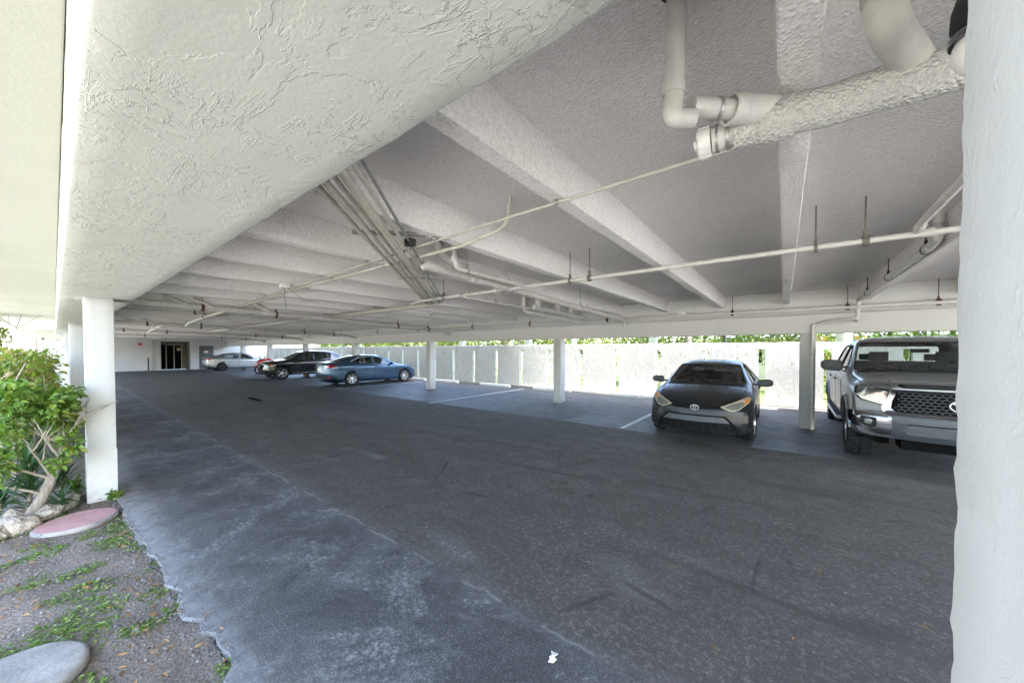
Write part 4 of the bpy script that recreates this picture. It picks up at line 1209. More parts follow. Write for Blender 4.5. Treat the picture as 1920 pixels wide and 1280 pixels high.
def build_car(sp, label, cat, loc, rotz, name):
    root = thing(name, label, cat, loc, rotz)
    car = Car(sp); L = sp['L']; paint = sp['paint']
    xs = [0, .008, .03, .06, .10, .16, .23] + [.30+.07*i for i in range(int((L-.6)/.07))]
    xs = [x for x in xs if x < L-.25] + [L-.25, L-.18, L-.12, L-.07, L-.035, L-.012, L]
    skin = mk_tmp(car.solid(xs, k=4))
    sh = Shell(car, skin.data)
    wa, wb = sp['axles']; Rw = sp['Rw']
    body = skin
    cut = []
    for x in (wa, wb):
        for s in (1, -1):
            mb = MB(); y0 = sp['w0']-sp['tyre_w']-.10
            mb.cyl((x, s*y0, Rw+.01), (x, s*1.4, Rw+.01), Rw+sp.get('arch', .055), n=40); cut.append(mk_tmp(mb))
    boolean(body, cut)
    c0, c1 = sp['cabin']
    cav = mk_tmp(car.solid([c0+(c1-c0)*i/34 for i in range(35)], inset=.05, zmin=sp.get('floor', .34), k=3))
    cut = [cav]
    wins = []
    for poly in sp['side_windows']:
        p = smooth_poly(poly, .035)
        cut += [mk_tmp(prism_y(p, .25, 1.5)), mk_tmp(prism_y(p, -1.5, -.25))]
        wins.append(p)
    ws = smooth_poly(sp['windshield'], .05); cut.append(mk_tmp(prism_x(ws, sp['ws_x'][0], sp['ws_x'][1])))
    rw = smooth_poly(sp['rear_window'], .05); cut.append(mk_tmp(prism_x(rw, sp['rw_x'][0], sp['rw_x'][1])))
    boolean(body, cut)
    body.name = 'body'; body.data.name = 'body'; body.parent = root
    body.data.materials.clear(); body.data.materials.append(paint)
    body.data.shade_smooth(); body.data.set_sharp_from_angle(angle=R(32))
    # undertray closes the wheel wells in black
    mb = MB(); mb.box(.35, -sp['w0']*.80, car.f['zb'](L/2)-.02, L-.35, sp['w0']*.80, car.f['zb'](L/2)+.03); mb.build('undertray', M['void'], root)
    for s in (1, -1):
        for x in (wa, wb):
            mb = MB(); y0 = sp['w0']-sp['tyre_w']-.085
            ra = Rw+sp.get('arch', .055)-.004; na = 30
            for q in range(na+1):
                an = R(-8) + R(196)*q/na
                for yy_ in (y0, y0+sp['tyre_w']*.9): mb.v.append((x+ra*math.cos(an), s*yy_, Rw+.01+ra*math.sin(an)))
            mb.f += [(2*q, 2*q+1, 2*q+3, 2*q+2) for q in range(na)]
            mb.build('wheel_well', M['void'], root, fix=False)
    gm = M[sp.get('glassmat', 'glass')]
    sh.patch('windshield', 'front', ws, M['glass'], root, off=-.006, thick=0, step=.08)
    sh.patch('rear_window', 'rear', rw, gm, root, off=-.006, thick=0, step=.08)
    for p in wins:
        sh.patch('side_window', 'left', p, gm, root, off=-.006, thick=0, step=.1)
        sh.patch('side_window', 'right', p, gm, root, off=-.006, thick=0, step=.1)
    # window surround strips
    for s in ('left', 'right'):
        for p in wins: sh.strip('window_trim', s, p+[p[0]], sp.get('trim_w', .014), sp.get('trim', M['blackplastic']), root, off=.002)
    for view, p in (('front', ws), ('rear', rw)): sh.strip('window_seal', view, p+[p[0]], .016, M['blackplastic'], root, off=.0)
    for s in ('left', 'right'):
        for dpoly, hx in sp['doors']:
            d = sh.patch('door', s, smooth_poly(dpoly, .05), paint, root, off=.0025, thick=.004, step=.06)
            sh.strip('door_seam', s, smooth_poly(dpoly, .05)+[smooth_poly(dpoly, .05)[0]], .008, M['void'], d, off=.0005)
            zz = sp['handle_z']
            hp, hn = sh.hit(s, hx, zz); e = 1 if s == 'left' else -1
            mb = MB(); mb.tube([hp+Vector((-.09, 0, 0)), hp+Vector((-.08, e*.035, 0)), hp+Vector((.08, e*.035, .004)), hp+Vector((.09, 0, .004))], .013, 8)
            mb.build('door_handle', sp.get('handlemat', paint), d, smooth=True)
    for x in (wa, wb):
        for s in (1, -1):
            wheel(root, x, s, s*(sp['w0']-sp['tyre_w']/2-.012), Rw, sp['tyre_w'], sp['rimR'], sp['spokes'], sp['rimmat'], sp.get('tread', 0), sp.get('steer', 0) if x == wa else 0)
    seats(root, sp['seat_x'][0], sp['seat_x'][1], sp.get('seat_y', .36), sp.get('floor', .34)+.12, sp.get('seat_h', .72))
    mx, my, mz = sp['mirror']
    for s in (1, -1): mirror_(root, mx, s*my, mz, s, sp.get('mirrormat', paint), *sp.get('mirror_size', (.23, .15)))
    # dashboard and steering wheel
    dx, dz = sp['dash']
    mb = MB(); m2 = prism_y([(dx-.35, dz-.05), (dx+.1, dz-.02), (dx+.22, dz-.10), (dx+.2, dz-.35), (dx-.35, dz-.35)], -sp['w0']*.78, sp['w0']*.78); mb.add(m2.v, m2.f)
    mb.build('dashboard', M['dash'], root, bevel=.02)
    mb = MB(); Mx = Matrix.Translation((dx+.42, sp['drv']*.36, dz-.07)) @ Matrix.Rotation(R(68), 4, 'Y')
    mb.lathe([(.185+.014*math.cos(2*PI*k/8), .014*math.sin(2*PI*k/8)) for k in range(8)], 28, Mx, closed=True)
    for a in (0, 120, 240): mb.cyl(Mx @ Vector((0, 0, 0)), Mx @ Vector((.18*math.cos(R(a+180)), .18*math.sin(R(a+180)), 0)), .018, n=8)
    mb.build('steering_wheel', M['blackplastic'], root, smooth=True)
    mb = MB(); mb.box(sp['rv'][0]-.015, -.11, sp['rv'][1]-.035, sp['rv'][0]+.015, .11, sp['rv'][1]+.03); mb.build('rear_view_mirror', M['blackplastic'], root, bevel=.01)
    return root, car, sh

# ---- black compact sedan facing the viewer
P_black = m_paint('black_grey_paint', (.011, .0115, .0135), .0, .34, .14, dust=.05, spec=.22)
sedanB = dict(L=4.64, w0=.888, F=1.0, B=.9, bowF=.36, bowB=.25, paint=P_black, Rw=.318, tyre_w=.20, rimR=.212, spokes=-5, rimmat=M['rim_silver'], axles=(.95, 3.65), arch=.05,
    zt=[(0, .665), (.06, .71), (.18, .765), (.35, .825), (.6, .89), (.9, .945), (1.12, .985), (1.25, 1.03), (1.6, 1.22), (1.95, 1.385), (2.2, 1.435), (2.6, 1.455), (3.0, 1.44), (3.4, 1.385), (3.75, 1.25), (4.05, 1.10), (4.3, 1.075), (4.55, 1.05), (4.64, 1.0)],
    zs=[(0, .60), (.12, .69), (.35, .765), (.7, .83), (1.1, .885), (1.6, .92), (2.5, .95), (3.5, .985), (4.1, 1.0), (4.64, .93)],
    w=[(0, .80), (.15, .84), (.4, .868), (.8, .882), (2.5, .888), (3.6, .882), (4.2, .85), (4.64, .78)],
    wr=[(0, .60), (.3, .66), (.8, .70), (1.15, .725), (1.5, .68), (2.0, .605), (2.6, .58), (3.2, .575), (3.7, .60), (4.1, .66), (4.64, .62)],
    zb=[(0, .22), (.3, .19), (.9, .18), (3.8, .19), (4.4, .25), (4.64, .33)],
    leanF=[(.1, .10), (.25, .03), (.36, .0), (.5, .012), (.62, .03), (.70, .07), (.85, .16)], leanB=[(.2, .10), (.4, .02), (.6, 0), (.95, .05), (1.1, .08)],
    tr=[(0, .07), (1.2, .06), (2, .075), (9, .075)], cabin=(1.05, 4.15), floor=.32,
    side_windows=[[(1.62, .985), (2.42, 1.01), (2.42, 1.365), (2.15, 1.335), (1.75, 1.10)], [(2.50, 1.015), (3.28, 1.04), (3.36, 1.10), (3.10, 1.32), (2.75, 1.365), (2.50, 1.37)]],
    windshield=[(-.70, 1.005), (.70, 1.005), (.575, 1.36), (-.575, 1.36)], ws_x=(.6, 2.3),
    rear_window=[(-.62, 1.12), (.62, 1.12), (.52, 1.395), (-.52, 1.395)], rw_x=(2.9, 4.4), seat_h=.62,
    doors=[([(1.45, .30), (2.45, .27), (2.46, .945), (1.45, .90)], 2.30), ([(2.47, .27), (3.32, .30), (3.50, .62), (3.48, .965), (2.48, .945)], 3.32)], handle_z=.86,
    seat_x=(2.0, 2.95), mirror=(1.62, 1.02, 1.02), mirror_size=(.25, .155), mirrormat=M['greyplastic'], dash=(1.55, 1.0), drv=1, rv=(1.78, 1.25), steer=R(-4))
NX, NY = -1.27, 7.02
car1, cc, sh = build_car(sedanB, 'dusty black compact sedan parked facing the viewer with yellowed headlights', 'car', (NX, NY, 0), PI/2 + R(1.2), 'black_sedan')
hl = [(.385, .676), (.565, .606), (.665, .630), (.80, .738), (.828, .808), (.775, .828), (.60, .755)]
for s in (1, -1):
    p = smooth_poly(hl if s > 0 else mir(hl), .02)
    h = sh.patch('headlight', 'front', p, M['lamp_amber_old'], car1, off=.004, thick=.03, step=.03)
    q = smooth_poly([(.45, .672), (.57, .620), (.655, .642), (.745, .715), (.70, .755), (.60, .728)], .015)
    sh.patch('reflector', 'front', q if s > 0 else mir(q), M['lamp_clear'], h, off=.007, thick=.004, step=.03)
    q = smooth_poly([(.735, .715), (.79, .745), (.80, .805), (.76, .80), (.735, .765)], .012)
    sh.patch('turn_signal', 'front', q if s > 0 else mir(q), M['lamp_orange'], h, off=.0085, thick=.004, step=.03)
    q = smooth_poly([(.700, .395), (.845, .43), (.84, .265), (.735, .235)], .03)
    f = sh.patch('bumper_vent', 'front', q if s > 0 else mir(q), M['blackplastic'], car1, off=.003, thick=.01)
    for k in range(5):
        z = .27+.032*k
        sh.strip('vent_bar', 'front', [(s*(.735-.006*k), z), (s*.835, z+.008)], .010, M['void'], f, off=.006)
    # sculpted lip under the corner
    sh.strip('bumper_lip', 'front', [(s*.42, .222), (s*.62, .205), (s*.80, .225), (s*.845, .25)], .030, P_black, car1, off=.004)
    sh.strip('bumper_crease', 'front', [(s*.50, .50), (s*.62, .36), (s*.70, .255)], .022, P_black, car1, off=.002)
gr_ = sh.patch('lower_grille', 'front', smooth_poly([(-.47, .525), (.47, .525), (.60, .36), (.675, .235), (-.675, .235), (-.60, .36)], .03), M['void'], car1, off=.003, thick=.01)
sh.patch('bumper_bar', 'front', smooth_poly([(-.44, .500), (.44, .500), (.535, .405), (-.535, .405)], .015), M['greyplastic'], gr_, off=.022, thick=.02)
for k in range(5):
    z = .252+.030*k; wdt = .64-.20*(z-.235)/.3*1.0
    sh.strip('grille_bar', 'front', [(-wdt, z), (wdt, z)], .010, M['blackplastic'], gr_, off=.010)
for k in range(-4, 5):
    sh.strip('grille_bar', 'front', [(k*.135, .245), (k*.128, .385)], .007, M['blackplastic'], gr_, off=.008)
sh.strip('upper_grille', 'front', [(-.40, .668), (-.2, .645), (0, .640), (.2, .645), (.40, .668)], .020, M['void'], car1, off=.001)
sh.strip('hood_seam', 'front', [(-.62, .80), (-.45, .712), (-.2, .685), (0, .680), (.2, .685), (.45, .712), (.62, .80)], .007, M['void'], car1, off=.0005)
for s in (1, -1):
    sh.strip('hood_crease', 'top', [(.30, s*.42), (.7, s*.50), (1.05, s*.55)], .012, P_black, car1, off=-.002)
    sh.strip('hood_seam', 'top', [(.42, s*.66), (.8, s*.715), (1.12, s*.74)], .006, M['void'], car1, off=.0005)
hp, hn = sh.hit('front', 0, .645); emblem(car1, hp.x-.006, .652, 1.0, M['satin'])
sh.patch('cowl', 'top', [(1.10, -.68), (1.10, .68), (1.20, .66), (1.20, -.66)], M['blackplastic'], car1, off=.004, thick=.01, step=.08)
for a, b in (((1.17, .58), (1.26, -.05)), ((1.17, -.02), (1.27, -.60))): sh.strip('wiper', 'top', [a, b], .016, M['blackplastic'], car1, off=.016)
for s in (1, -1):
    q = smooth_poly([(s*.45, .93), (s*.70, .97), (s*.72, .80), (s*.50, .80)] if s > 0 else [(s*.50, .80), (s*.72, .80), (s*.70, .97), (s*.45, .93)], .03)
    sh.patch('tail_light', 'rear', q, M['lamp_red'], car1, off=.004, thick=.02)

# ---- grey pickup truck, partly behind the near column
P_grey = m_paint('grey_metallic_paint', (.135, .14, .148), .3, .34, .3, dust=.06, spec=.35)
truck = dict(L=5.75, w0=1.015, F=.8, B=.4, bowF=.20, bowB=.06, paint=P_grey, Rw=.415, tyre_w=.29, rimR=.245, spokes=5, rimmat=M['satin'], axles=(.97, 4.67), arch=.085, tread=1, waist=.03, shoulder=.95,
    zt=[(0, 1.17), (.04, 1.215), (.15, 1.245), (.5, 1.275), (1.0, 1.30), (1.28, 1.325), (1.42, 1.38), (1.75, 1.62), (2.05, 1.83), (2.25, 1.905), (2.7, 1.935), (3.4, 1.925), (3.80, 1.89), (3.92, 1.84), (4.0, 1.60), (4.04, 1.32), (4.2, 1.31), (5.75, 1.31)],
    zs=[(0, 1.07), (.15, 1.13), (.6, 1.17), (1.2, 1.20), (2, 1.235), (3.9, 1.26), (4.1, 1.27), (5.75, 1.27)],
    w=[(0, .96), (.1, .985), (.4, 1.005), (.9, 1.015), (5.4, 1.012), (5.75, .985)],
    wr=[(0, .82), (.5, .86), (1.2, .88), (1.5, .84), (2.1, .765), (2.7, .74), (3.8, .735), (4.0, .80), (4.1, .93), (5.75, .93)],
    zb=[(0, .46), (.25, .42), (.9, .42), (4.9, .44), (5.75, .56)],
    leanF=[(.4, .06), (.55, .0), (.75, .0), (.80, .035), (1.1, .045), (1.16, .02), (1.25, .05)], leanB=[(.4, .0), (1.3, .0)],
    tr=[(0, .06), (1.2, .06), (2, .085), (3.9, .085), (9, .05)], cabin=(1.30, 3.98), floor=.62,
    side_windows=[[(1.80, 1.285), (2.62, 1.30), (2.62, 1.77), (2.22, 1.755), (1.85, 1.44)], [(2.72, 1.30), (3.72, 1.32), (3.66, 1.70), (3.5, 1.765), (2.72, 1.775)]],
    windshield=[(-.86, 1.345), (.86, 1.345), (.735, 1.815), (-.735, 1.815)], ws_x=(.9, 2.6),
    rear_window=[(-.66, 1.36), (.66, 1.36), (.62, 1.76), (-.62, 1.76)], rw_x=(3.7, 4.3),
    doors=[([(1.62, .55), (2.66, .55), (2.66, 1.255), (1.62, 1.21)], 2.52), ([(2.68, .55), (3.80, .55), (3.86, 1.265), (2.68, 1.255)], 3.66)], handle_z=1.12,
    seat_x=(2.15, 3.05), seat_y=.42, seat_h=.86, mirror=(1.83, 1.13, 1.40), mirror_size=(.30, .21, .32), mirrormat=M['greyplastic'], dash=(1.85, 1.34), drv=1, rv=(2.02, 1.67), trim_w=.02)
TX, TY = 1.80, 7.02
car2, cc2, sh = build_car(truck, 'grey full-size pickup with honeycomb grille facing the viewer, half hidden by the near column', 'pickup truck', (TX, TY, 0), PI/2 - R(1.0), 'pickup_truck')
for s in (1, -1):
    def sd_(p): return p if s > 0 else mir(p)
    sh.patch('headlight_bezel', 'front', sd_(smooth_poly([(.628, 1.118), (.665, .893), (.90, .952), (.965, 1.02), (.955, 1.140), (.87, 1.175)], .025)), M['void'], car2, off=.002, thick=.02, step=.04)
    h = sh.patch('headlight', 'front', sd_(smooth_poly([(.64, 1.105), (.675, .907), (.89, .967), (.945, 1.03), (.935, 1.130), (.86, 1.160)], .025)), M['lamp_amber_old'] if False else M['lamp_clear'], car2, off=.004, thick=.03, step=.04)
    sh.patch('lens', 'front', sd_(smooth_poly([(.645, 1.10), (.68, .912), (.885, .972), (.94, 1.03), (.93, 1.125), (.86, 1.155)], .025)), M['lamp_glass'], h, off=.016, thick=0, step=.04)
    sh.patch('turn_signal', 'front', sd_(smooth_poly([(.665, 1.075), (.69, .985), (.765, 1.00), (.765, 1.09)], .015)), M['lamp_orange'], h, off=.010, thick=.004, step=.03)
    c = sh.patch('bumper_corner', 'front', sd_(smooth_poly([(.60, .745), (.61, .50), (.72, .50), (1.0, .60), (1.005, .80)], .03)), M['chrome'], car2, off=.022, thick=.03, step=.05)
    sh.patch('fog_pocket', 'front', sd_(smooth_poly([(.745, .725), (.745, .60), (.80, .575), (.90, .62), (.905, .735)], .02)), M['blackplastic'], c, off=.026, thick=.006, step=.04)
    y = .825*s; hp, hn = sh.hit('front', y, .668)
    mb = MB(); ctr = hp + hn*.030
    Mx = Matrix.Translation(ctr) @ hn.to_track_quat('Z', 'Y').to_matrix().to_4x4()
    mb.lathe([(.0, .008), (.026, .006), (.036, .0), (.040, .006), (.044, .0)], 20, Mx); mb.build('fog_light', M['lamp_clear'], c, smooth=True)
    # plastic wheel-arch moulding and step
    arc = [(.97+.525*math.cos(a), .425+.525*math.sin(a)) for a in [R(8)+R(164)*i/24 for i in range(25)]]
    sh.strip('arch_lip', 'left' if s > 0 else 'right', arc, .045, P_grey, car2, off=.004)
    arc = [(4.67+.525*math.cos(a), .425+.525*math.sin(a)) for a in [R(8)+R(164)*i/24 for i in range(25)]]
    sh.strip('arch_lip', 'left' if s > 0 else 'right', arc, .045, P_grey, car2, off=.004)
    mb = MB(); mb.box(1.60, s*.98-.09, .44, 3.95, s*.98+.12*(s > 0)+.09*(s < 0)*0+.0, .50) if False else mb.box(1.60, min(s*.90, s*1.08), .445, 3.95, max(s*.90, s*1.08), .495)
    st_ = mb.build('running_board', M['satin'], car2, bevel=.012)
    mb = MB()
    for k in range(46): mb.box(1.68+.048*k, min(s*.93, s*1.06), .495, 1.705+.048*k, max(s*.93, s*1.06), .501)
    mb.build('step_tread', M['blackplastic'], st_)
    sh.strip('hood_crease', 'top', [(.20, s*.60), (.5, s*.56), (1.2, s*.52)], .03, P_grey, car2, off=-.006)
    sh.strip('hood_seam', 'top', [(.30, s*.88), (.7, s*.90), (1.25, s*.905)], .008, M['void'], car2, off=.0005)
# grille: chrome frame, dark field, honeycomb
gf = sh.patch('grille_frame', 'front', smooth_poly([(-.60, 1.135), (.60, 1.135), (.655, 1.00), (.71, .86), (.66, .775), (-.66, .775), (-.71, .86), (-.655, 1.00)], .04), M['chrome'], car2, off=.02, thick=.04, step=.05)
sh.patch('grille_field', 'front', smooth_poly([(-.555, 1.105), (.555, 1.105), (.60, .97), (.61, .865), (.545, .815), (-.545, .815), (-.61, .865), (-.60, .97)], .02), M['void'], gf, off=.024, thick=.008, step=.05)
hc = MB()
def hexbar(cy, cz, a, b, w):
    pts = [(a, 0), (a*.55, b), (-a*.55, b), (-a, 0), (-a*.55, -b), (a*.55, -b)]
    for i in range(6):
        p, q = pts[i], pts[(i+1) % 6]
        P_, N_ = sh.hit('front', cy+p[0], cz+p[1]); Q_, N2 = sh.hit('front', cy+q[0], cz+q[1])
        hc.cyl(P_+N_*.032, Q_+N2*.032, w, n=5, caps=False)
for r_ in range(7):
    cz = .842+.0405*r_
    if r_ == 3: pass
    n_ = 9
    for k in range(-n_, n_+1):
        cy = k*.064 + (.032 if r_ % 2 else 0)
        lim = .60-.04*abs((cz-.9)/.2)
        if abs(cy) > lim-.05 or (abs(cy) < .10 and abs(cz-.96) < .062): continue
        hexbar(cy, cz, .034, .0175, .0042)
hc.build('honeycomb', M['greyplastic'], gf)
hp, hn = sh.hit('front', 0, .955); mb = MB(); mb.lathe([(.0, .0), (.115, .0), (.115, .012), (.0, .02)], 28, Matrix.Translation((hp.x-.024, 0, .955)) @ Matrix.Rotation(-PI/2, 4, 'Y') @ Matrix.Diagonal((.72, 1.05, 1, 1)))
mb.build('badge_plate', M['blackplastic'], gf); emblem(gf, hp.x-.044, .955, 1.55, M['chrome'])
sc = sh.patch('hood_scoop', 'front', smooth_poly([(-.66, 1.20), (.66, 1.20), (.60, 1.145), (-.60, 1.145)], .012), M['satin'], car2, off=.022, thick=.03, step=.05)
sh.patch('scoop_slot', 'front', smooth_poly([(-.55, 1.19), (.55, 1.19), (.55, 1.165), (-.55, 1.165)], .006), M['void'], sc, off=.026, thick=.006, step=.05)
bm_ = sh.patch('front_bumper', 'front', smooth_poly([(-.60, .755), (.60, .755), (.61, .49), (.45, .465), (-.45, .465), (-.61, .49)], .025), m_paint('dark_bumper_paint', (.045, .05, .058), .1, .4, .2, dust=.08, spec=.3), car2, off=.026, thick=.04, step=.05)
sh.patch('bumper_recess', 'front', smooth_poly([(-.47, .665), (.47, .665), (.47, .535), (-.47, .535)], .02), M['greyplastic'], bm_, off=.031, thick=.008, step=.05)
sh.strip('bumper_lip', 'front', [(-.50, .60), (.50, .60)], .018, P_grey, bm_, off=.034)
sh.strip('bumper_lip', 'front', [(-.47, .672), (.47, .672)], .014, M['void'], bm_, off=.030)
sh.patch('cowl', 'top', [(1.28, -.84), (1.28, .84), (1.39, .82), (1.39, -.82)], M['blackplastic'], car2, off=.004, thick=.01, step=.08)
for a, b in (((1.38, .72), (1.50, -.02)), ((1.38, .02), (1.50, -.72))): sh.strip('wiper', 'top', [a, b], .018, M['blackplastic'], car2, off=.016)
mb = MB(); mb.box(.15, -.5, .30, .5, .5, .44); mb.box(.6, -.75, .28, 4.9, -.55, .40); mb.box(.6, .55, .28, 4.9, .75, .40); mb.cyl((.97, -.7, .41), (.97, .7, .41), .05); mb.cyl((4.67, -.7, .41), (4.67, .7, .41), .06); mb.build('chassis', M['void'], car2)
for s in (1, -1):
    sh.strip('roof_drip', 'top', [(2.3, s*.70), (3.8, s*.69)], .016, M['blackplastic'], car2, off=.003)
mb = MB(); p_, n_ = sh.hit('front', .78, 1.22); q, _ = sh.hit('top', .95, .93); mb.cyl(q, q+Vector((.1, 0, .55)), .004, n=6); mb.build('antenna', M['blackplastic'], car2)

# ---- blue sedan, tail toward the aisle
P_blue = m_paint('blue_metallic_paint', (.026, .066, .12), .5, .25, .5, dust=.05)
sedanM = dict(L=4.92, w0=.925, F=.9, B=.9, bowF=.42, bowB=.26, paint=P_blue, Rw=.335, tyre_w=.22, rimR=.232, spokes=-7, rimmat=M['rim_silver'], axles=(.98, 3.81), arch=.045,
    zt=[(0, .72), (.08, .77), (.3, .83), (.7, .91), (1.1, .965), (1.32, 1.0), (1.7, 1.20), (2.1, 1.37), (2.5, 1.445), (2.85, 1.46), (3.3, 1.43), (3.8, 1.32), (4.25, 1.18), (4.6, 1.115), (4.86, 1.09), (4.92, 1.02)],
    zs=[(0, .64), (.2, .74), (.6, .83), (1.2, .90), (2, .93), (3, .96), (4, 1.0), (4.6, 1.01), (4.92, .94)],
    w=[(0, .80), (.2, .87), (.6, .91), (1.5, .918), (2.6, .918), (3.9, .925), (4.5, .88), (4.92, .80)],
    wr=[(0, .58), (.4, .66), (1.2, .73), (1.6, .70), (2.2, .62), (2.8, .59), (3.5, .575), (4.1, .60), (4.6, .68), (4.92, .64)],
    zb=[(0, .24), (.3, .20), (.9, .19), (4.0, .21), (4.6, .27), (4.92, .36)],
    leanF=[(.1, .10), (.3, .02), (.45, 0), (.6, .02), (.75, .08)], leanB=[(.2, .12), (.4, .03), (.6, 0), (.95, .03), (1.1, .07)],
    cabin=(1.15, 4.5), floor=.33,
    side_windows=[[(1.75, .985), (2.66, 1.005), (2.66, 1.37), (2.35, 1.335), (1.95, 1.13)], [(2.74, 1.005), (3.50, 1.03), (3.85, 1.08), (3.80, 1.14), (3.35, 1.315), (2.74, 1.375)]],
    windshield=[(-.70, 1.02), (.70, 1.02), (.585, 1.37), (-.585, 1.37)], ws_x=(.7, 2.5), rear_window=[(-.60, 1.16), (.60, 1.16), (.50, 1.37), (-.50, 1.37)], rw_x=(3.1, 4.6), glassmat='glass',
    doors=[([(1.50, .30), (2.68, .28), (2.70, .955), (1.50, .915)], 2.52), ([(2.70, .28), (3.48, .30), (3.70, .70), (3.70, .985), (2.72, .955)], 3.56)], handle_z=.88,
    seat_x=(2.25, 3.2), mirror=(1.82, 1.05, 1.02), dash=(1.7, 1.0), drv=1, rv=(1.95, 1.28), trim=M['satin'], trim_w=.022)
car3, cc3, sh = build_car(sedanM, 'glossy blue sedan parked nose to the wall with its red tail lights toward the aisle', 'car', (-16.85, 12.38, 0), -PI/2 - R(1.5), 'blue_sedan')
for s in (1, -1):
    def sd_(p): return p if s > 0 else mir(p)
    t_ = sh.patch('tail_light', 'rear', sd_(smooth_poly([(.40, .945), (.40, .90), (.62, .84), (.80, .87), (.86, .985), (.62, .985)], .02)), M['lamp_red'], car3, off=.006, thick=.02, step=.05)
    sh.patch('lens', 'rear', sd_(smooth_poly([(.46, .935), (.60, .885), (.72, .90), (.64, .945)], .012)), M['lamp_glass'], t_, off=.010, thick=.004, step=.05)
    sh.patch('reflector', 'rear', sd_([(.60, .44), (.78, .47), (.78, .43), (.60, .40)]), M['lamp_red'], car3, off=.005, thick=.01)
    sh.strip('body_crease', 'left' if s > 0 else 'right', [(1.4, .40), (2.2, .44), (3.2, .62), (3.45, .80)], .009, P_blue, car3, off=.001)
    sh.patch('headlight', 'front', sd_(smooth_poly([(.50, .70), (.80, .68), (.86, .79), (.70, .78)], .015)), M['lamp_clear'], car3, off=.004, thick=.02)
sh.patch('rear_bumper_insert', 'rear', smooth_poly([(-.60, .50), (.60, .50), (.68, .37), (-.68, .37)], .03), M['blackplastic'], car3, off=.004, thick=.012)
sh.patch('license_plate', 'rear', smooth_poly([(-.16, .86), (.16, .86), (.16, .70), (-.16, .70)], .01), M['whiteplastic'], car3, off=.008, thick=.008, step=.2)
sh.strip('trunk_trim', 'rear', [(-.38, .925), (.38, .925)], .02, M['satin'], car3, off=.004)
mb = MB(); q, _ = sh.hit('top', 3.35, 0); mb.tube([q+Vector((-.07, 0, -.01)), q+Vector((0, 0, .03)), q+Vector((.07, 0, .055)), q+Vector((.10, 0, .0))], [.012, .02, .016, .012], 8); mb.build('roof_antenna', M['blackplastic'], car3, smooth=True)

# ---- black suv, nose toward the aisle
P_suv = m_paint('gloss_black_paint', (.006, .006, .007), .0, .14, .6, dust=.02)
suv = dict(L=4.66, w0=.945, F=.9, B=.6, bowF=.30, bowB=.18, paint=P_suv, Rw=.37, tyre_w=.24, rimR=.25, spokes=5, rimmat=M['rim_silver'], axles=(.86, 3.73), arch=.05,
    zt=[(0, .90), (.06, .96), (.25, 1.02), (.7, 1.08), (1.1, 1.12), (1.28, 1.16), (1.6, 1.36), (1.95, 1.54), (2.3, 1.62), (2.7, 1.645), (3.3, 1.63), (3.8, 1.58), (4.15, 1.46), (4.45, 1.20), (4.6, 1.05), (4.66, .95)],
    zs=[(0, .82), (.2, .92), (.6, .99), (1.2, 1.03), (2.5, 1.06), (4, 1.09), (4.66, .90)],
    w=[(0, .82), (.2, .89), (.6, .93), (1.2, .94), (3.6, .945), (4.3, .90), (4.66, .84)],
    wr=[(0, .66), (.5, .72), (1.2, .77), (1.6, .73), (2.1, .66), (2.8, .64), (3.8, .62), (4.4, .68), (4.66, .7)],
    zb=[(0, .30), (.3, .26), (3.9, .27), (4.66, .40)],
    leanF=[(.2, .10), (.4, .02), (.6, 0), (.9, .04), (1.0, .08)], leanB=[(.3, .06), (.6, 0), (1.0, .04)],
    cabin=(1.15, 4.4), floor=.45,
    side_windows=[[(1.72, 1.10), (2.50, 1.115), (2.50, 1.52), (2.15, 1.49), (1.85, 1.30)], [(2.58, 1.115), (3.40, 1.13), (3.30, 1.51), (2.58, 1.53)], [(3.46, 1.13), (3.98, 1.17), (3.80, 1.40), (3.38, 1.50)]],
    windshield=[(-.74, 1.17), (.74, 1.17), (.63, 1.54), (-.63, 1.54)], ws_x=(.7, 2.5), rear_window=[(-.62, 1.15), (.62, 1.15), (.54, 1.50), (-.54, 1.50)], rw_x=(3.7, 4.8), glassmat='glass_dark',
    doors=[([(1.42, .38), (2.52, .36), (2.53, 1.06), (1.42, 1.02)], 2.36), ([(2.54, .36), (3.30, .40), (3.46, .75), (3.46, 1.08), (2.55, 1.06)], 3.33)], handle_z=.98,
    seat_x=(2.15, 3.05), mirror=(1.80, 1.08, 1.12), dash=(1.65, 1.14), drv=1, rv=(1.9, 1.42), trim=M['chrome'], trim_w=.024)
car4, cc4, sh = build_car(suv, 'shiny black suv with silver star-spoked wheels parked nose out beside the blue sedan', 'suv', (-23.55, 7.10, 0), PI/2 - R(2), 'black_suv')
for s in (1, -1):
    def sd_(p): return p if s > 0 else mir(p)
    h = sh.patch('headlight', 'front', sd_(smooth_poly([(.52, .80), (.56, .72), (.80, .76), (.90, .88), (.72, .90)], .03)), M['lamp_clear'], car4, off=.004, thick=.02)
    sh.patch('turn_signal', 'front', sd_([(.81, .80), (.88, .86), (.84, .875), (.79, .83)]), M['lamp_orange'], h, off=.008, thick=.004)
    sh.patch('bumper_vent', 'front', sd_(smooth_poly([(.50, .52), (.86, .60), (.86, .44), (.55, .40)], .03)), M['chrome'], car4, off=.006, thick=.012)
    sh.patch('vent_mesh', 'front', sd_(smooth_poly([(.56, .51), (.82, .565), (.82, .46), (.60, .43)], .02)), M['void'], car4, off=.010, thick=.006)
    mb = MB(); mb.box(1.35, min(s*.86, s*.97), .33, 3.25, max(s*.86, s*.97), .37); mb.build('running_board', M['satin'], car4, bevel=.01)
g_ = sh.patch('grille', 'front', smooth_poly([(-.46, .86), (.46, .86), (.50, .72), (.42, .58), (-.42, .58), (-.50, .72)], .05), M['void'], car4, off=.006, thick=.012)
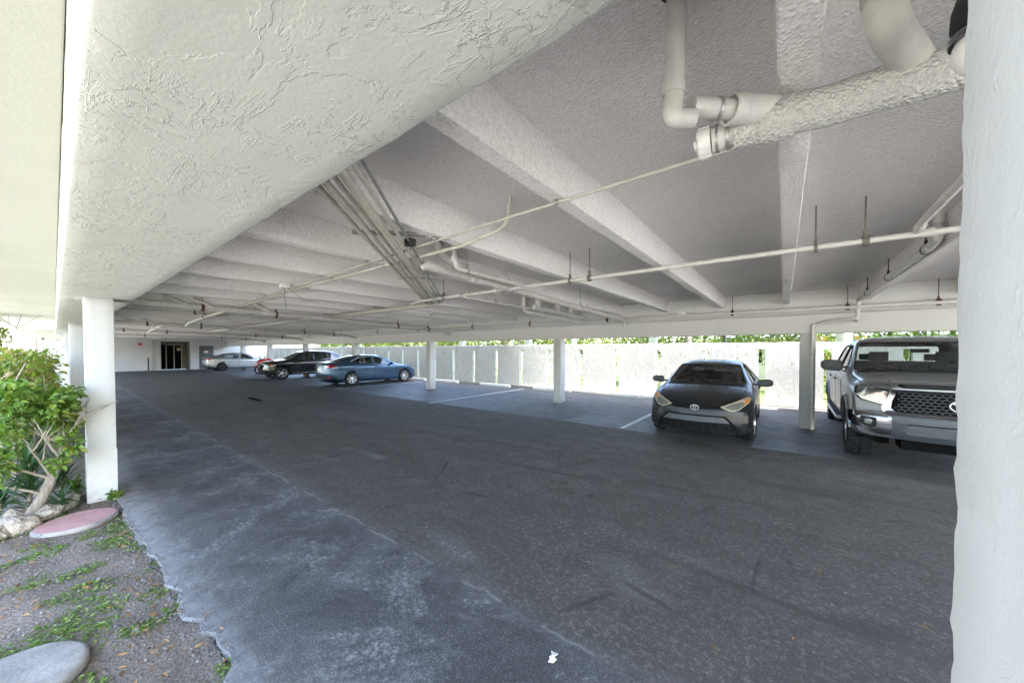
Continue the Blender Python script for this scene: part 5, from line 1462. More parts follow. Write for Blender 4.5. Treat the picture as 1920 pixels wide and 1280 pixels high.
for z in (.68, .76): sh.strip('grille_bar', 'front', [(-.45, z), (.45, z)], .024, M['chrome'], g_, off=.014)
hp, hn = sh.hit('front', 0, .72); mb = MB(); ring2d(mb, hp.x-.012, .10, .10, .014, off=(0, .72), t=.02)
for a in (90, 210, 330): mb.cyl((hp.x-.02, 0, .72), (hp.x-.02, .09*math.cos(R(a)), .72+.09*math.sin(R(a))), .010, n=6)
mb.build('emblem', M['chrome'], g_)
sh.patch('skid_plate', 'front', smooth_poly([(-.60, .40), (.60, .40), (.56, .33), (-.56, .33)], .02), M['chrome'], car4, off=.006, thick=.012)

# ---- silver sedan near the end wall
P_silver = m_paint('silver_metallic_paint', (.30, .315, .335), .6, .28, 1.0, dust=.05)
sedanS = dict(sedanM); sedanS.update(paint=P_silver, spokes=5, rimmat=M['rim_black'], Rw=.34, rimR=.25, trim=M['satin'], L=4.88)
for k_ in ('zt', 'zs', 'w', 'wr', 'zb'): sedanS[k_] = [(x*4.88/4.92, v) for x, v in sedanM[k_]]
car5, cc5, sh = build_car(sedanS, 'silver sedan with black wheels parked near the far end wall, tail toward the aisle', 'car', (-36.55, 12.1, 0), -PI/2 - R(1), 'silver_sedan')
for s in (1, -1):
    def sd_(p): return p if s > 0 else mir(p)
    sh.patch('tail_light', 'rear', sd_(smooth_poly([(.42, .96), (.50, .86), (.66, .84), (.84, .90), (.86, .98)], .02)), M['lamp_red'], car5, off=.006, thick=.02, step=.05)
    sh.patch('headlight', 'front', sd_(smooth_poly([(.50, .70), (.80, .68), (.86, .79), (.70, .78)], .015)), M['lamp_clear'], car5, off=.004, thick=.02)
sh.patch('license_plate', 'rear', smooth_poly([(-.16, .84), (.16, .84), (.16, .69), (-.16, .69)], .01), M['whiteplastic'], car5, off=.008, thick=.008, step=.2)
sh.patch('rear_bumper_insert', 'rear', smooth_poly([(-.60, .48), (.60, .48), (.68, .37), (-.68, .37)], .03), M['blackplastic'], car5, off=.004, thick=.012)

# ---- red motorcycle between the suv and the silver sedan
mc = thing('motorcycle', 'red sport motorcycle with twin mirrors standing between the silver sedan and the black suv', 'motorcycle', (-28.9, 8.40, 0), PI/2 + R(8))
def mwheel(x, r, w, nm):
    mb = MB(); Mx = Matrix.Translation((x, 0, r)) @ Matrix.Rotation(-PI/2, 4, 'X')
    mb.lathe([(r-.10, -w*.3), (r-.06, -w*.5), (r-.02, -w*.42), (r, -w*.15), (r, w*.15), (r-.02, w*.42), (r-.06, w*.5), (r-.10, w*.3)], 36, Mx, closed=True)
    o = mb.build('wheel', M['rubber'], mc, smooth=True)
    mb = MB(); mb.lathe([(r-.11, -.03), (r-.09, -.03), (r-.09, .03), (r-.11, .03)], 36, Mx, closed=True); mb.cyl((x, -.07, r), (x, .07, r), .045)
    for k in range(5):
        a = 2*PI*k/5; mb.cyl((x, 0, r), (x+(r-.10)*math.cos(a), 0, r+(r-.10)*math.sin(a)), .016, n=8)
    mb.lathe([(.08, .06), (.15, .06), (.15, .066), (.08, .066)], 30, Mx, closed=True)
    mb.build('rim', M['steel'], o)
mwheel(.32, .31, .12, 'f'); mwheel(1.72, .31, .17, 'r')
mb = MB()
for s in (-1, 1): mb.tube([(.32, s*.09, .31), (.52, s*.09, .70), (.60, s*.08, .92)], .026, 10)
mb.build('fork', M['steel'], mc, smooth=True)
mb = MB(); mb.tube([(.60, -.34, .98), (.64, -.12, 1.0), (.64, .12, 1.0), (.60, .34, .98)], .014, 8); mb.cyl((.60, -.36, .98), (.62, -.22, .985), .02); mb.cyl((.60, .36, .98), (.62, .22, .985), .02); mb.build('handlebar', M['blackplastic'], mc, smooth=True)
def loft(name, secs, mat, n=16, e=.75):
    mb = MB()
    for (x, z, hw, hh) in secs:
        for q in range(n):
            a = 2*PI*q/n; c, s = math.cos(a), math.sin(a)
            mb.v.append((x, math.copysign(abs(c)**e, c)*hw, z+math.copysign(abs(s)**e, s)*hh))
    for i in range(len(secs)-1):
        for q in range(n): mb.f.append((i*n+q, i*n+(q+1) % n, (i+1)*n+(q+1) % n, (i+1)*n+q))
    mb.f += [tuple(range(n)), tuple(range((len(secs)-1)*n, len(secs)*n))]
    return mb.build(name, mat, mc, smooth=True)
loft('front_fairing', [(.20, .78, .05, .05), (.26, .80, .14, .12), (.40, .84, .20, .18), (.60, .84, .25, .24), (.85, .74, .27, .30), (1.05, .66, .22, .26), (1.2, .55, .10, .14)], M['red'])
loft('fuel_tank', [(.72, .93, .06, .05), (.82, .98, .16, .10), (1.0, 1.0, .18, .11), (1.15, .95, .14, .09), (1.25, .88, .07, .04)], M['red'])
loft('seat', [(1.18, .84, .10, .04), (1.4, .83, .14, .05), (1.6, .90, .12, .05), (1.85, 1.0, .08, .04), (2.0, 1.03, .04, .02)], M['blackplastic'])
loft('tail_fairing', [(1.35, .76, .13, .05), (1.6, .83, .13, .07), (1.85, .93, .09, .06), (2.02, 1.0, .04, .03)], M['red'])
loft('engine', [(.75, .40, .15, .14), (.9, .42, .20, .20), (1.15, .42, .20, .20), (1.3, .40, .13, .14)], M['darksteel'], e=.5)
loft('front_fender', [(.05, .50, .04, .03), (.12, .58, .075, .04), (.32, .645, .08, .03), (.5, .60, .07, .04), (.6, .52, .05, .03)], M['red'])
mb = MB(); mb.add([(.30, -.12, .94), (.30, .12, .94), (.50, -.16, 1.14), (.50, .16, 1.14), (.40, 0, 1.09), (.27, 0, .96)], [(0, 5, 4, 2), (5, 1, 3, 4)]); mb.build('windscreen', M['glass_dark'], mc, smooth=True)
for s in (-1, 1):
    mb = MB(); mb.cyl((.45, s*.18, 1.0), (.52, s*.32, 1.14), .010, n=6); mb.ball((.52, s*.36, 1.16), (.03, .075, .045)); mb.build('mirror', M['blackplastic'], mc, smooth=True)
    hl_ = MB(); hl_.ball((.235, s*.075, .81), (.03, .05, .035)); hl_.build('headlight', M['lamp_clear'], mc, smooth=True)
mb = MB(); mb.cyl((1.15, .20, .30), (1.85, .24, .50), .05); mb.build('exhaust', M['steel'], mc, smooth=True)
mb = MB(); mb.cyl((1.2, -.12, .30), (1.72, -.10, .31), .03); mb.cyl((1.2, .12, .30), (1.72, .10, .31), .03); mb.build('swingarm', M['darksteel'], mc)
mb = MB(); mb.cyl((1.1, -.15, .28), (1.2, -.33, .015), .012); mb.build('kickstand', M['darksteel'], mc)
# ------------------------------------------------------------------ plants, rocks, lids, litter
M['leaf_light'] = m_leaf('leaf_light', [(.075, .17, .025), (.12, .24, .035), (.19, .29, .045), (.05, .125, .02), (.22, .25, .05)], .4)
M['leaf_dark'] = m_leaf('leaf_dark', [(.025, .07, .025), (.04, .10, .03), (.06, .13, .04), (.02, .05, .02)], .2, .35)
M['leaf_hedge'] = m_leaf('leaf_hedge', [(.10, .20, .025), (.19, .27, .035), (.26, .20, .06), (.08, .16, .02), (.26, .31, .04)], .4)
M['leaf_far'] = m_leaf('leaf_far', [(.06, .12, .02), (.11, .17, .025), (.17, .19, .035), (.05, .09, .02), (.14, .17, .02)], .35)
M['leaf_far_b'] = m_leaf('leaf_far_dark', [(.035, .08, .02), (.06, .12, .025), (.09, .14, .03), (.03, .06, .02)], .3)
M['leaf_red'] = m_leaf('leaf_red', [(.22, .06, .04), (.28, .14, .06), (.12, .14, .04), (.10, .13, .03)], .3)
M['litter'] = m_leaf('dry_leaf', [(.16, .08, .03), (.24, .12, .04), (.10, .06, .04), (.30, .19, .07), (.14, .10, .07)], .1, .8)
M['grass'] = m_leaf('grass_blade', [(.08, .17, .03), (.13, .23, .04), (.18, .24, .06), (.06, .12, .03)], .35)
M['bark'] = m_bark('grey_bark', (.13, .11, .09), (.30, .27, .22))
M['bark_pale'] = m_bark('pale_bark', (.34, .32, .29), (.55, .52, .48))
M['twig'] = plain('dry_twig', (.33, .29, .24), .9, var=.3)

def leaf(mb, p, d, up, L, W, shape='broad', fold=.25):
    d = d.normalized(); s = d.cross(up)
    if s.length < 1e-4: s = d.orthogonal()
    s.normalize(); n = s.cross(d)
    if shape == 'broad':
        pts = [(0, 0, 0), (.22, .48, fold), (.60, .40, fold*.8), (1, 0, -.10), (.60, -.40, fold*.8), (.22, -.48, fold), (.5, 0, 0)]
        vs = [p + d*(a*L) + s*(b*W) + n*(c*W) for a, b, c in pts]
        mb.add(vs, [(0, 1, 6), (1, 2, 6), (2, 3, 6), (3, 4, 6), (4, 5, 6), (5, 0, 6)])
    elif shape == 'quad':
        vs = [p, p + d*L*.5 + s*W*.5 + n*W*.15, p + d*L, p + d*L*.5 - s*W*.5 + n*W*.15]
        mb.add(vs, [(0, 1, 2), (0, 2, 3)])
    else:       # blade, drooping
        vs = []
        for i in range(4):
            t = i/3; w = W*(.5-.42*t*t)*(.6+.4*min(1, t*3)); q = p + d*(L*t) - Vector((0, 0, 1))*(L*fold*t*t)
            vs += [q + s*w, q - s*w]
        mb.add(vs, [(0, 2, 3, 1), (2, 4, 5, 3), (4, 6, 7, 5)])
def rv(rr, zb=0.0):
    while True:
        v = Vector((rr.uniform(-1, 1), rr.uniform(-1, 1), rr.uniform(-1, 1)))
        if .05 < v.length < 1: return (v.normalized() + Vector((0, 0, zb))).normalized()

def crown(mb, lobes, n, L, W, seed, shape='quad', shellk=.55, tilt=.2):
    """leaves spread through irregular lobes (centre, radii), denser toward the outside"""
    rr = random.Random(seed)
    wts = [r[0]*r[1]*r[2] for c, r in lobes]; tot = sum(wts)
    for (c, r), wt in zip(lobes, wts):
        for i in range(max(6, int(n*wt/tot))):
            u = rv(rr); k = shellk + (1-shellk)*rr.random()
            k *= 1 + .25*mnoise.noise(Vector(u)*2.2 + Vector(c))
            p = Vector(c) + Vector((u.x*r[0], u.y*r[1], u.z*r[2]))*k
            d = (u + rv(rr)*.9 + Vector((0, 0, -.25))).normalized()
            sc = rr.uniform(.6, 1.25)
            leaf(mb, p, d, (rv(rr, 1.0)), L*sc, W*sc, shape)

def branchy(mb, p, d, L, r, depth, rr, spread=.6, up=.15):
    q = [Vector(p)]; dd = Vector(d).normalized()
    for i in range(5):
        dd = (dd + rv(rr)*.16 + Vector((0, 0, up*.2))).normalized(); q.append(q[-1] + dd*(L/5))
    mb.tube(q, [r*(1-.11*i) for i in range(6)], 7)
    if depth > 0:
        for k in range(rr.choice((2, 3))):
            i = rr.randint(2, 5)
            branchy(mb, q[i], (dd + rv(rr)*spread + Vector((0, 0, up))).normalized(), L*rr.uniform(.5, .75), r*.55, depth-1, rr, spread, up)
    return q

# near broad-leaved shrub by the first column
sh_ = thing('shrub', 'leafy light green shrub with bare twigs and a leaning trunk beside the nearest front column', 'shrub', (-5.95, -.17, -.03))
org = Vector((-5.95, -.17, -.03)); rr = random.Random(11)
mb = MB(); tk = [Vector(p)-org for p in ((-5.93, -.20, -.08), (-5.95, -.15, .06), (-5.97, -.08, .20), (-5.97, -.03, .36), (-5.95, .03, .56), (-5.96, .055, .70))]
mb.tube(tk, [.062, .048, .042, .040, .034, .028], 12); mb.build('trunk', M['bark'], sh_, smooth=True)
mb = MB()
for (p, d, L) in ((tk[4], (.1, -.45, .8), .55), (tk[5], (-.2, -.1, 1), .5), (tk[5], (.2, .25, .8), .42), (tk[3], (.25, -.7, .6), .6), (tk[2], (.3, -.6, .7), .55), (tk[4], (-.5, -.5, .6), .6), (tk[3], (.5, -.2, .7), .5), (tk[5], (.1, -.8, .5), .55)):
    branchy(mb, p, d, L, .013, 2, rr, .75, .1)
mb.build('twigs', M['twig'], sh_, smooth=True)
mb = MB()
lob = [((-5.95, -.02, 1.12), (.42, .16, .17)), ((-5.9, -.24, 1.22), (.45, .18, .16)), ((-6.1, .05, .95), (.3, .13, .16)), ((-5.85, .09, .72), (.2, .08, .14)), ((-6.4, -.3, 1.15), (.5, .3, .2)), ((-5.8, -.28, .95), (.3, .14, .14)), ((-5.75, -.36, .62), (.25, .12, .2)), ((-6.0, .12, 1.22), (.2, .07, .08)), ((-5.78, .0, .55), (.15, .08, .10))]
crown(mb, [(tuple(Vector(c)-org), r) for c, r in lob], 2700, .066, .052, 5, 'broad', .30)
mb.build('foliage', M['leaf_light'], sh_)

def rosette(name, lab, loc, n, L, W, seed, mat, h=.0, droop=.35, group=None):
    t = thing(name, lab, 'plant', loc, 0, group); rr = random.Random(seed)
    mb = MB(); mb.tube([(0, 0, -.06), (.005, 0, max(.03, h*.5)), (0, .005, max(.05, h))], [.018, .015, .01], 7); mb.build('stem', M['bark'], t)
    mb = MB()
    for i in range(n):
        a = rr.uniform(0, 2*PI); e = rr.uniform(.05, 1.3)
        d = Vector((math.cos(a)*math.cos(e), math.sin(a)*math.cos(e), math.sin(e)))
        leaf(mb, Vector((0, 0, h*rr.uniform(.25, 1)+.02)) + d*.015, d, Vector((0, 0, 1)), L*rr.uniform(.6, 1.15), W, 'blade', droop*rr.uniform(.4, 1.4))
    mb.build('foliage', mat, t)
for i, (x, y, n, L, h, lb) in enumerate(((-6.15, -.17, 80, .40, .62, 'tallest dark spiky-leaved plant, growing through the leafy shrub'), (-6.5, .03, 70, .34, .34, 'dark spiky-leaved plant between the leaning trunk and the nearest column'), (-6.05, -.34, 60, .33, .30, 'dark spiky-leaved plant left of the leaning trunk at the picture edge'),
                                         (-6.9, -.15, 70, .40, .9, 'spiky-leaved plant behind the leafy shrub, in front of the hedge'), (-7.4, -.3, 70, .42, 1.15, 'bluish spiky-leaved plant topping the leafy shrub at the picture edge'), (-6.45, .13, 46, .22, .12, 'low spiky-leaved tuft at the foot of the nearest column'), (-5.98, .03, 40, .20, .14, 'low spiky-leaved tuft among the pale rocks'))):
    rosette('spiky_plant', lb, (x, y, -.03), n, L, .030, 40+i, M['leaf_dark'] if i != 5 else M['leaf_light'], h, .4, 'spiky plants round the leafy shrub')
t = thing('weed', 'small green weed sprouting at the foot of the nearest column beside the red lid', 'plant', (-6.03, .40, -.02))
mb = MB(); rr = random.Random(2)
for i in range(26): leaf(mb, Vector((rr.uniform(-.03, .03), rr.uniform(-.04, .04), rr.uniform(0, .1))), rv(rr, .3), Vector((0, 0, 1)), .06, .05, 'broad')
mb.build('foliage', M['leaf_light'], t)

# hedge along the front columns
hd = thing('hedge', 'clipped yellow green hedge running along the front columns behind the leafy shrub', 'hedge', (-12, -.6, -.05)); ho = Vector((-12, -.6, -.05))
mb = MB(); rr = random.Random(8)
for k in range(22): branchy(mb, (-3.2+.45*k-1, rr.uniform(-.3, .3), 0), (rr.uniform(-.2, .2), rr.uniform(-.2, .2), 1), 1.3, .018, 1, rr, .5)
mb.build('branches', M['twig'], hd)
lob = []
for k in range(46):
    x = -8.0 - 8.5*k/46
    lob.append(((x+rr.uniform(-.15, .15), -.46+rr.uniform(-.08, .05), .80), (.36, .50, .74)))
    lob.append(((x, -.50+rr.uniform(-.25, .3), 1.42+rr.uniform(-.06, .06)), (.34, .34, .24)))
mb = MB(); crown(mb, [(tuple(Vector(c)-ho), r) for c, r in lob], 15000, .075, .055, 9, 'quad', .72)
mb.build('foliage', M['leaf_hedge'], hd)
tb = thing('leafy_bush', 'tall pale green bush rising past the soffit edge at the far left above the hedge', 'bush', (-19, -1.1, -.1))
mb = MB(); rr = random.Random(31)
for k in range(5): branchy(mb, (0, 0, 0), (rr.uniform(-.25, .25), rr.uniform(-.2, .2), 1), 1.8, .03, 2, rr, .5)
mb.build('branches', M['bark'], tb)
mb = MB(); crown(mb, [((0, .0, 2.25), (.6, .28, .36)), ((-.5, -.35, 1.7), (.8, .5, .5)), ((.5, -.3, 1.5), (.7, .4, .5)), ((0, -.7, 2.3), (.9, .5, .6))], 2600, .13, .09, 12, 'quad', .4)
mb.build('foliage', M['leaf_hedge'], tb)

# rocks round the shrub
rocks = [(-5.70, -.24, .13, 'pale coral rock at the picture edge left of the trunk'), (-6.02, -.27, .12, 'pale coral rock behind the trunk at the picture edge'), (-6.30, -.10, .10, 'pale coral rock right behind the leaning trunk'), (-5.93, -.055, .10, 'pale coral rock against the right side of the trunk'),
         (-6.08, .03, .10, 'largest pitted rock between the trunk and the red lid'), (-6.26, .075, .085, 'pale rock behind the red lid'), (-6.42, .12, .07, 'small pale rock nearest the first column'), (-5.62, -.36, .11, 'flat pale rock below the leafy shrub at the picture edge')]
for i, (x, y, s, lb) in enumerate(rocks):
    bm = bmesh.new(); bmesh.ops.create_icosphere(bm, subdivisions=3, radius=1)
    for v in bm.verts:
        k = 1 + .30*mnoise.noise(v.co*1.4+Vector((i*7, 0, 0))) + .16*mnoise.noise(v.co*3.6+Vector((0, i*5, 0)))
        v.co = Vector((v.co.x*s*1.15*k, v.co.y*s*k, v.co.z*s*.72*k))
    me = bpy.data.meshes.new('rock'); bm.to_mesh(me); bm.free()
    o = link('rock', me, M['rock'], None, True, 70); o.location = (x, y, .025); tag(o, lb, 'rock', 'pale rocks round the shrub')

# manhole lids
def lid(name, label, loc, r, h, mat, rim, seed):
    mb = MB(); n = 64
    for k in range(n):
        pass
    prof = [(r*.992, 0), (r, .006), (r, h-.012), (r-.010, h-.002), (r-.02, h), (0, h)]
    vs = []
    for (q, z) in prof[:-1]:
        for k in range(n):
            a = 2*PI*k/n; rr_ = q*(1+.012*mnoise.noise((math.cos(a)*3, math.sin(a)*3, seed))+.005*mnoise.noise((math.cos(a)*14, math.sin(a)*14, z*20)))
            vs.append((rr_*math.cos(a), rr_*math.sin(a), z))
    fs = []
    for i in range(len(prof)-2):
        for k in range(n): fs.append((i*n+k, i*n+(k+1) % n, (i+1)*n+(k+1) % n, (i+1)*n+k))
    mb.add(vs, fs); mb.f.append(tuple(range((len(prof)-3+1)*n, (len(prof)-3+2)*n)))
    o = mb.build(name, rim, smooth=True); o.location = loc; o.rotation_euler = (R(1.5), R(-1), 0)
    if mat is not rim:
        top = MB(); top.lathe([(r-.018, h+.002), (.0, h+.003)], n); top.build('painted_top', mat, o, fix=False)
    return tag(o, label, 'manhole lid')
lid('manhole_lid', 'round concrete lid with a faded red painted top beside the nearest column', (-5.50, .12, -.035), .275, .046, M['pinkpaint'], M['concrete'], 1)
lid('manhole_lid', 'bare grey round concrete lid in the bottom left corner', (-3.06, -.185, -.035), .285, .054, M['concrete'], M['concrete'], 5)

# litter and weeds on the soil: nobody could count them
rr = random.Random(21)
def inbed(x, y):
    e = None
    for a, b in zip(edge, edge[1:]):
        if a[0] <= x <= b[0]: e = a[1]+(b[1]-a[1])*(x-a[0])/(b[0]-a[0]+1e-9)
    return e is not None and y < e+.03
mb = MB(); n = 0
while n < 850:
    x = rr.uniform(-6.2, -1.6); y = rr.uniform(-.95, .60)
    if not inbed(x, y): continue
    if rr.random() > .25 + .75*max(0, mnoise.noise((x*2.2, y*2.2, 9))+.35) and y < .25: continue
    a = rr.uniform(0, 2*PI); d = Vector((math.cos(a), math.sin(a), rr.uniform(-.15, .3)))
    leaf(mb, Vector((x, y, rr.uniform(-.02, .004))), d, rv(rr, 1.6), rr.uniform(.012, .05), rr.uniform(.006, .024), 'broad', rr.uniform(-.2, .5)); n += 1
tag(mb.build('leaf_litter', M['litter'], fix=False), kind='stuff')
mb = MB(); n = 0
while n < 1100:
    x = rr.uniform(-6.2, -1.6); y = rr.uniform(-.95, .58)
    if not inbed(x, y+.03): continue
    if mnoise.noise((x*1.6, y*1.6, 3)) + .5*mnoise.noise((x*5, y*5, 8)) < .02: continue
    n += 1
    for k in range(rr.randint(4, 9)):
        a = rr.uniform(0, 2*PI); e = rr.uniform(.0, .7)
        d = Vector((math.cos(a)*math.cos(e), math.sin(a)*math.cos(e), math.sin(e)))
        p = Vector((x+rr.gauss(0, .025), y+rr.gauss(0, .025), -.022))
        if rr.random() < .55: leaf(mb, p, d, Vector((0, 0, 1)), rr.uniform(.03, .08), .008, 'blade', .5)
        else: leaf(mb, p, d, rv(rr, 1.5), rr.uniform(.018, .035), rr.uniform(.012, .022), 'broad')
tag(mb.build('ground_weeds', M['grass'], fix=False), kind='stuff')
mb = MB()
for i in range(500):
    x = rr.uniform(-6.2, -1.6); y = rr.uniform(-.95, .60)
    if not inbed(x, y): continue
    s = rr.uniform(.003, .011)*(1.6 if rr.random() < .06 else 1)
    mb.ball((x, y, -.024+s*.3), (s*rr.uniform(.8, 1.4), s, s*.7), 6, 4)
tag(mb.build('pebbles', M['concrete'], fix=False), kind='stuff')

mb = MB()
for i in range(900):
    a_, b_ = rr.choice([q for q in zip(ee, ee[1:]) if -6.2 < q[0][0] < -1.7]); f_ = rr.random()
    x = a_[0]+(b_[0]-a_[0])*f_; y = a_[1]+(b_[1]-a_[1])*f_ + rr.gauss(-.015, .035)
    s = abs(rr.gauss(.0, .0032))+.0016
    mb.ball((x, y, (-.02 if y < a_[1] else .0)+s*.4), (s*rr.uniform(.8, 1.5), s*rr.uniform(.8, 1.3), s*.75), 6, 4)
tag(mb.build('asphalt_crumbs', plain('asphalt_crumb', (.13, .13, .14), .95, var=.4, scale=30), fix=False), kind='stuff')
# single dry leaves on the asphalt
lv = [(.22, 7.6), (-1.45, 5.68), (-2.27, 3.76), (-1.68, 4.33), (-.66, 2.9), (-1.09, 3.42), (.69, 3.19), (.06, 2.60), (.95, 6.7), (-3.6, 4.26), (-3.5, 3.56), (-2.28, 5.11), (1.13, 6.27), (.22, 3.51), (-4.6, 3.1), (-.2, 4.9), (.6, 5.2), (-5.2, 5.0), (-.3, 2.25)]
lf_ = None
for i, (x, y) in enumerate(lv):
    if lf_ is None or i % 4 == 0:
        mb = MB(); r2 = random.Random(60+i)
        leaf(mb, Vector((-.025, 0, .004)), Vector((1, 0, .05)), Vector((0, 0, 1)), .055, .022, 'broad', .35)
        mb.tube([(-.045, .004, .003), (-.025, 0, .005)], .0012, 5)
        lf_ = mb.build('fallen_leaf', M['litter'], fix=False)
        o = lf_
    else:
        o = lf_.copy(); COL.objects.link(o)
    o.location = (x, y, .001); o.rotation_euler = (rr.uniform(-.2, .2), 0, rr.uniform(0, 6.28)); k = rr.uniform(.7, 1.3); o.scale = (k, k, k)
    tag(o, 'small dry brown leaf lying on the dark asphalt', 'leaf', 'dry leaves scattered on the asphalt')
bm = bmesh.new()
pp = [(0, .0), (.012, .02), (.006, .034), (.02, .055), (.016, .075), (.03, .068), (.058, .052), (.034, .040), (.048, .022), (.03, -.002)]
vs = [bm.verts.new((a, b, .004+.010*mnoise.noise((a*60, b*60, 2)))) for a, b in pp]; c_ = bm.verts.new((.024, .032, .014))
for i in range(len(vs)): bm.faces.new((vs[i], vs[(i+1) % len(vs)], c_))
me = bpy.data.meshes.new('paper_scrap'); bm.to_mesh(me); bm.free()
o = link('paper_scrap', me, M['whiteplastic']); o.location = (-.99, 1.60, .001); o.rotation_euler = (0, 0, R(30)); tag(o, 'torn white paper scrap lying on the asphalt near the bottom of the picture', 'litter')

# ---- beyond the boundary wall
def bush(name, label, x, y, w, d, h, n, mat, seed, group=None, cat='bush', L=.13):
    t = thing(name, label, cat, (x, y, -.1), 0, group); rr = random.Random(seed)
    mb = MB()
    for k in range(max(3, int(w))): branchy(mb, (rr.uniform(-w*.35, w*.35), rr.uniform(-d*.2, d*.2), 0), (rr.uniform(-.3, .3), rr.uniform(-.2, .2), 1), h*.6, .03, 1, rr, .6)
    mb.build('branches', M['bark'], t)
    lob = [((rr.uniform(-w/2, w/2), rr.uniform(-d/3, d/3), h*rr.uniform(.35, .80)), (w*rr.uniform(.14, .24), d*.35, h*rr.uniform(.18, .28))) for k in range(11)]
    mb = MB(); crown(mb, lob, n, L, L*.7, seed, 'quad', .5); mb.build('foliage', mat, t)
g = 'bushes beyond the boundary wall'
bl = [(-34, 22, 9, 3, 5.0, 'leaf_far', 'yellow green bush beyond the wall farthest left, over the black suv'), (-26, 20.5, 8, 3, 4.6, 'leaf_far', 'sunlit bush beyond the wall above the roof of the blue sedan'),
      (-19, 20, 7, 3, 4.4, 'leaf_far', 'bright bush beyond the wall just right of the column near the blue sedan'), (-13.3, 19, 5, 2.5, 4.0, 'leaf_far', 'yellow green bush beyond the wall between two pale posts'), (-8.2, 19.5, 5, 2.5, 3.9, 'leaf_far', 'yellow green bush beyond the wall right of the column by the patched paving'),
      (-4.6, 18.6, 4, 2, 3.4, 'leaf_far', 'bush beyond the wall behind the white post'), (-2.6, 19.5, 2.6, 2, 3.0, 'leaf_far_b', 'small dark bush beyond the wall above the roof of the black sedan'), (.3, 18.5, 3.2, 2, 3.3, 'leaf_far', 'dense yellow green bush beyond the wall above the right of the black sedan'),
      (4.8, 19.5, 5, 2.5, 3.4, 'leaf_far_b', 'dark green bush beyond the wall over the pickup roof'), (8.5, 20, 5, 3, 3.6, 'leaf_far_b', 'farthest right dark green bush beyond the wall over the pickup'), (1.9, 20.5, 1.6, 1.5, 2.6, 'leaf_red', 'reddish bush beyond the wall left of the pickup roof')]
for i, (x, y, w_, d_, h_, m_, lb) in enumerate(bl): bush('bush', lb, x, y, w_, d_, h_, int(560*w_), M[m_], 100+i, g)
hr = thing('hedge', 'tall continuous yellow green hedge row beyond the boundary wall', 'hedge', (-18, 22.5, -.1)); rr = random.Random(77)
mb = MB()
for k in range(40): branchy(mb, (-32+1.5*k, rr.uniform(-.4, .4), 0), (rr.uniform(-.2, .2), rr.uniform(-.2, .2), 1), 3.0, .04, 1, rr, .5)
mb.build('branches', M['bark'], hr)
mb = MB(); crown(mb, [((-33+.75*k+rr.uniform(-.3, .3), rr.uniform(-.5, .5), 2.9+rr.uniform(-.7, .9)), (.9, .9, 1.3)) for k in range(86)], 24000, .26, .18, 78, 'quad', .5)
mb.build('foliage', M['leaf_far'], hr)
def tree(name, label, x, y, h, cr, n, mat, seed, trunk, r=.16):
    t = thing(name, label, 'tree', (x, y, -.1)); rr = random.Random(seed)
    mb = MB(); mb.tube([(0, 0, -.1), (.03, .02, h*.3), (-.05, .0, h*.6), (.02, .05, h*.8)], [r*1.3, r, r*.85, r*.6], 12)
    for k in range(5): branchy(mb, (-.03, .02, h*(.55+.05*k)), (rr.uniform(-1, 1), rr.uniform(-1, 1), .7), cr*.8, r*.35, 1, rr)
    mb.build('trunk', trunk, t, smooth=True)
    lob = [((rr.uniform(-cr, cr)*.7, rr.uniform(-cr, cr)*.7, h*rr.uniform(.75, 1.1)), (cr*rr.uniform(.35, .55), cr*.45, cr*rr.uniform(.25, .4))) for k in range(9)]
    mb = MB(); crown(mb, lob, n, .20, .14, seed, 'quad', .4); mb.build('crown', mat, t)
tree('shade_tree', 'tree with a pale split trunk beyond the wall right of the patched paving column', -8.95, 17.0, 6.5, 2.6, 2600, M['leaf_far'], 201, M['bark_pale'], .17)
tree('shade_tree', 'tree with a brownish trunk beyond the wall above the left of the black sedan', -3.34, 17.0, 6.0, 2.2, 2200, M['leaf_far'], 202, M['bark'], .15)
tree('shade_tree', 'tree with a thick grey trunk beyond the wall between the column and the pickup', 1.66, 17.0, 6.5, 2.5, 2400, M['leaf_far_b'], 203, M['bark_pale'], .22)
tree('shade_tree', 'slender tree with a dark trunk beyond the wall over the empty stalls', -14.1, 17.5, 6.0, 2.3, 2200, M['leaf_far'], 204, M['bark'], .10)
for x, lb in ((-4.83, 'square white post beyond the wall in line with a slot beside the black sedan'), (-11.9, 'square white post beyond the wall just left of the patched paving column'), (-17.4, 'square white post beyond the wall right of the column near the blue sedan')):
    mb = MB(); mb.box(x-.16, 16.9, -.1, x+.16, 17.2, 3.1); mb.box(x-.20, 16.86, 3.1, x+.20, 17.24, 3.2)
    tag(mb.build('post', M['column'], bevel=.01), lb, 'post')
mb = MB(); mb.cyl((-1.95, 17, -.1), (-1.95, 17, 6), .07, .05, n=12); mb.box(-2.6, 16.97, 5.5, -1.3, 17.03, 5.58)
tag(mb.build('utility_pole', M['darksteel'], smooth=True), 'thin dark pole beyond the wall above the black sedan', 'pole')
nh = thing('house', 'low white house with a grey roof seen beyond the wall left of the pickup', 'house', (3, 27, -.1))
mb = MB(); mb.box(-7, 0, 0, 4, 6, 2.6); mb.build('wall', M['soffit'], nh)
mb = MB(); mb.add([(-7.4, -.5, 2.55), (4.4, -.5, 2.55), (4.4, 6.5, 2.55), (-7.4, 6.5, 2.55), (-5, 3, 4.0), (2, 3, 4.0)], [(0, 1, 5, 4), (1, 2, 5), (2, 3, 4, 5), (3, 0, 4), (0, 3, 2, 1)]); mb.build('roof', plain('roof_shingle', (.16, .17, .20), .8, var=.2, scale=6), nh)
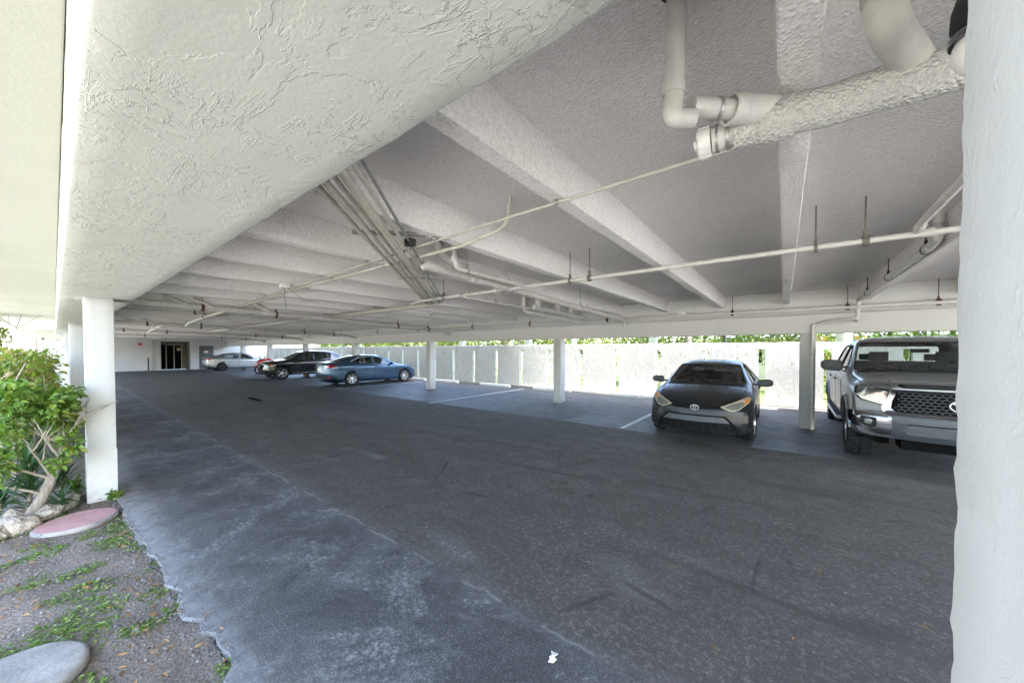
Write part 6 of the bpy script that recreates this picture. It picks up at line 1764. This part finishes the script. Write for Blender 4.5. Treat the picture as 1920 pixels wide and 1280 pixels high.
for x in (-5.2, -2, 1.5):
    mb = MB(); mb.box(x, -.03, 1.0, x+1.1, .0, 2.1); mb.build('window', M['glass_dark'] if False else M['void'], nh)
# ------------------------------------------------------------------ camera, sun, sky
cam = bpy.data.cameras.new('camera'); co = bpy.data.objects.new('camera', cam); COL.objects.link(co)
co.location = (0, 0, 1.68); co.rotation_euler = (PI/2 - R(.94), 0, R(37.61))
cam.sensor_width = 36; cam.lens = 36*662/1920; cam.shift_y = 26.9/1920
cam.clip_start = .02; cam.clip_end = 2000
scene.camera = co
EL = 50.0; SX, SY = 1.0, -.09
az = math.atan2(SX, SY)                 # from +Y toward +X
sun = bpy.data.lights.new('sun', 'SUN'); sun.energy = 2.8; sun.angle = R(.5); sun.color = (1.0, .965, .90)
so = bpy.data.objects.new('sun', sun); COL.objects.link(so)
dv = Vector((SX, SY, 0)).normalized()*math.cos(R(EL)) + Vector((0, 0, math.sin(R(EL))))
so.rotation_euler = dv.to_track_quat('Z', 'Y').to_euler(); so.location = (30, -8, 30)
w = bpy.data.worlds.new('World'); scene.world = w; w.use_nodes = True
nt = w.node_tree; bg = nt.nodes['Background']; bg.inputs['Strength'].default_value = .13
sky = nt.nodes.new('ShaderNodeTexSky'); sky.sky_type = 'NISHITA'; sky.sun_disc = False
sky.sun_elevation = R(EL); sky.sun_rotation = az; sky.air_density = 1.0; sky.dust_density = 1.6; sky.ozone_density = 1.0
nt.links.new(sky.outputs[0], bg.inputs[0])
scene.view_settings.view_transform = 'Standard'; scene.view_settings.look = 'None'
scene.view_settings.exposure = 3.97; scene.view_settings.gamma = 1.0; scene.view_settings.use_curve_mapping = False
cy = scene.cycles
cy.max_bounces = 10; cy.diffuse_bounces = 7; cy.glossy_bounces = 4; cy.transmission_bounces = 6; cy.transparent_max_bounces = 16
cy.caustics_reflective = False; cy.caustics_refractive = False
cy.sample_clamp_indirect = 6.0
cy.use_denoising = True
try: cy.denoiser = 'OPENIMAGEDENOISE'
except Exception: pass
cy.use_adaptive_sampling = True; cy.adaptive_threshold = .02
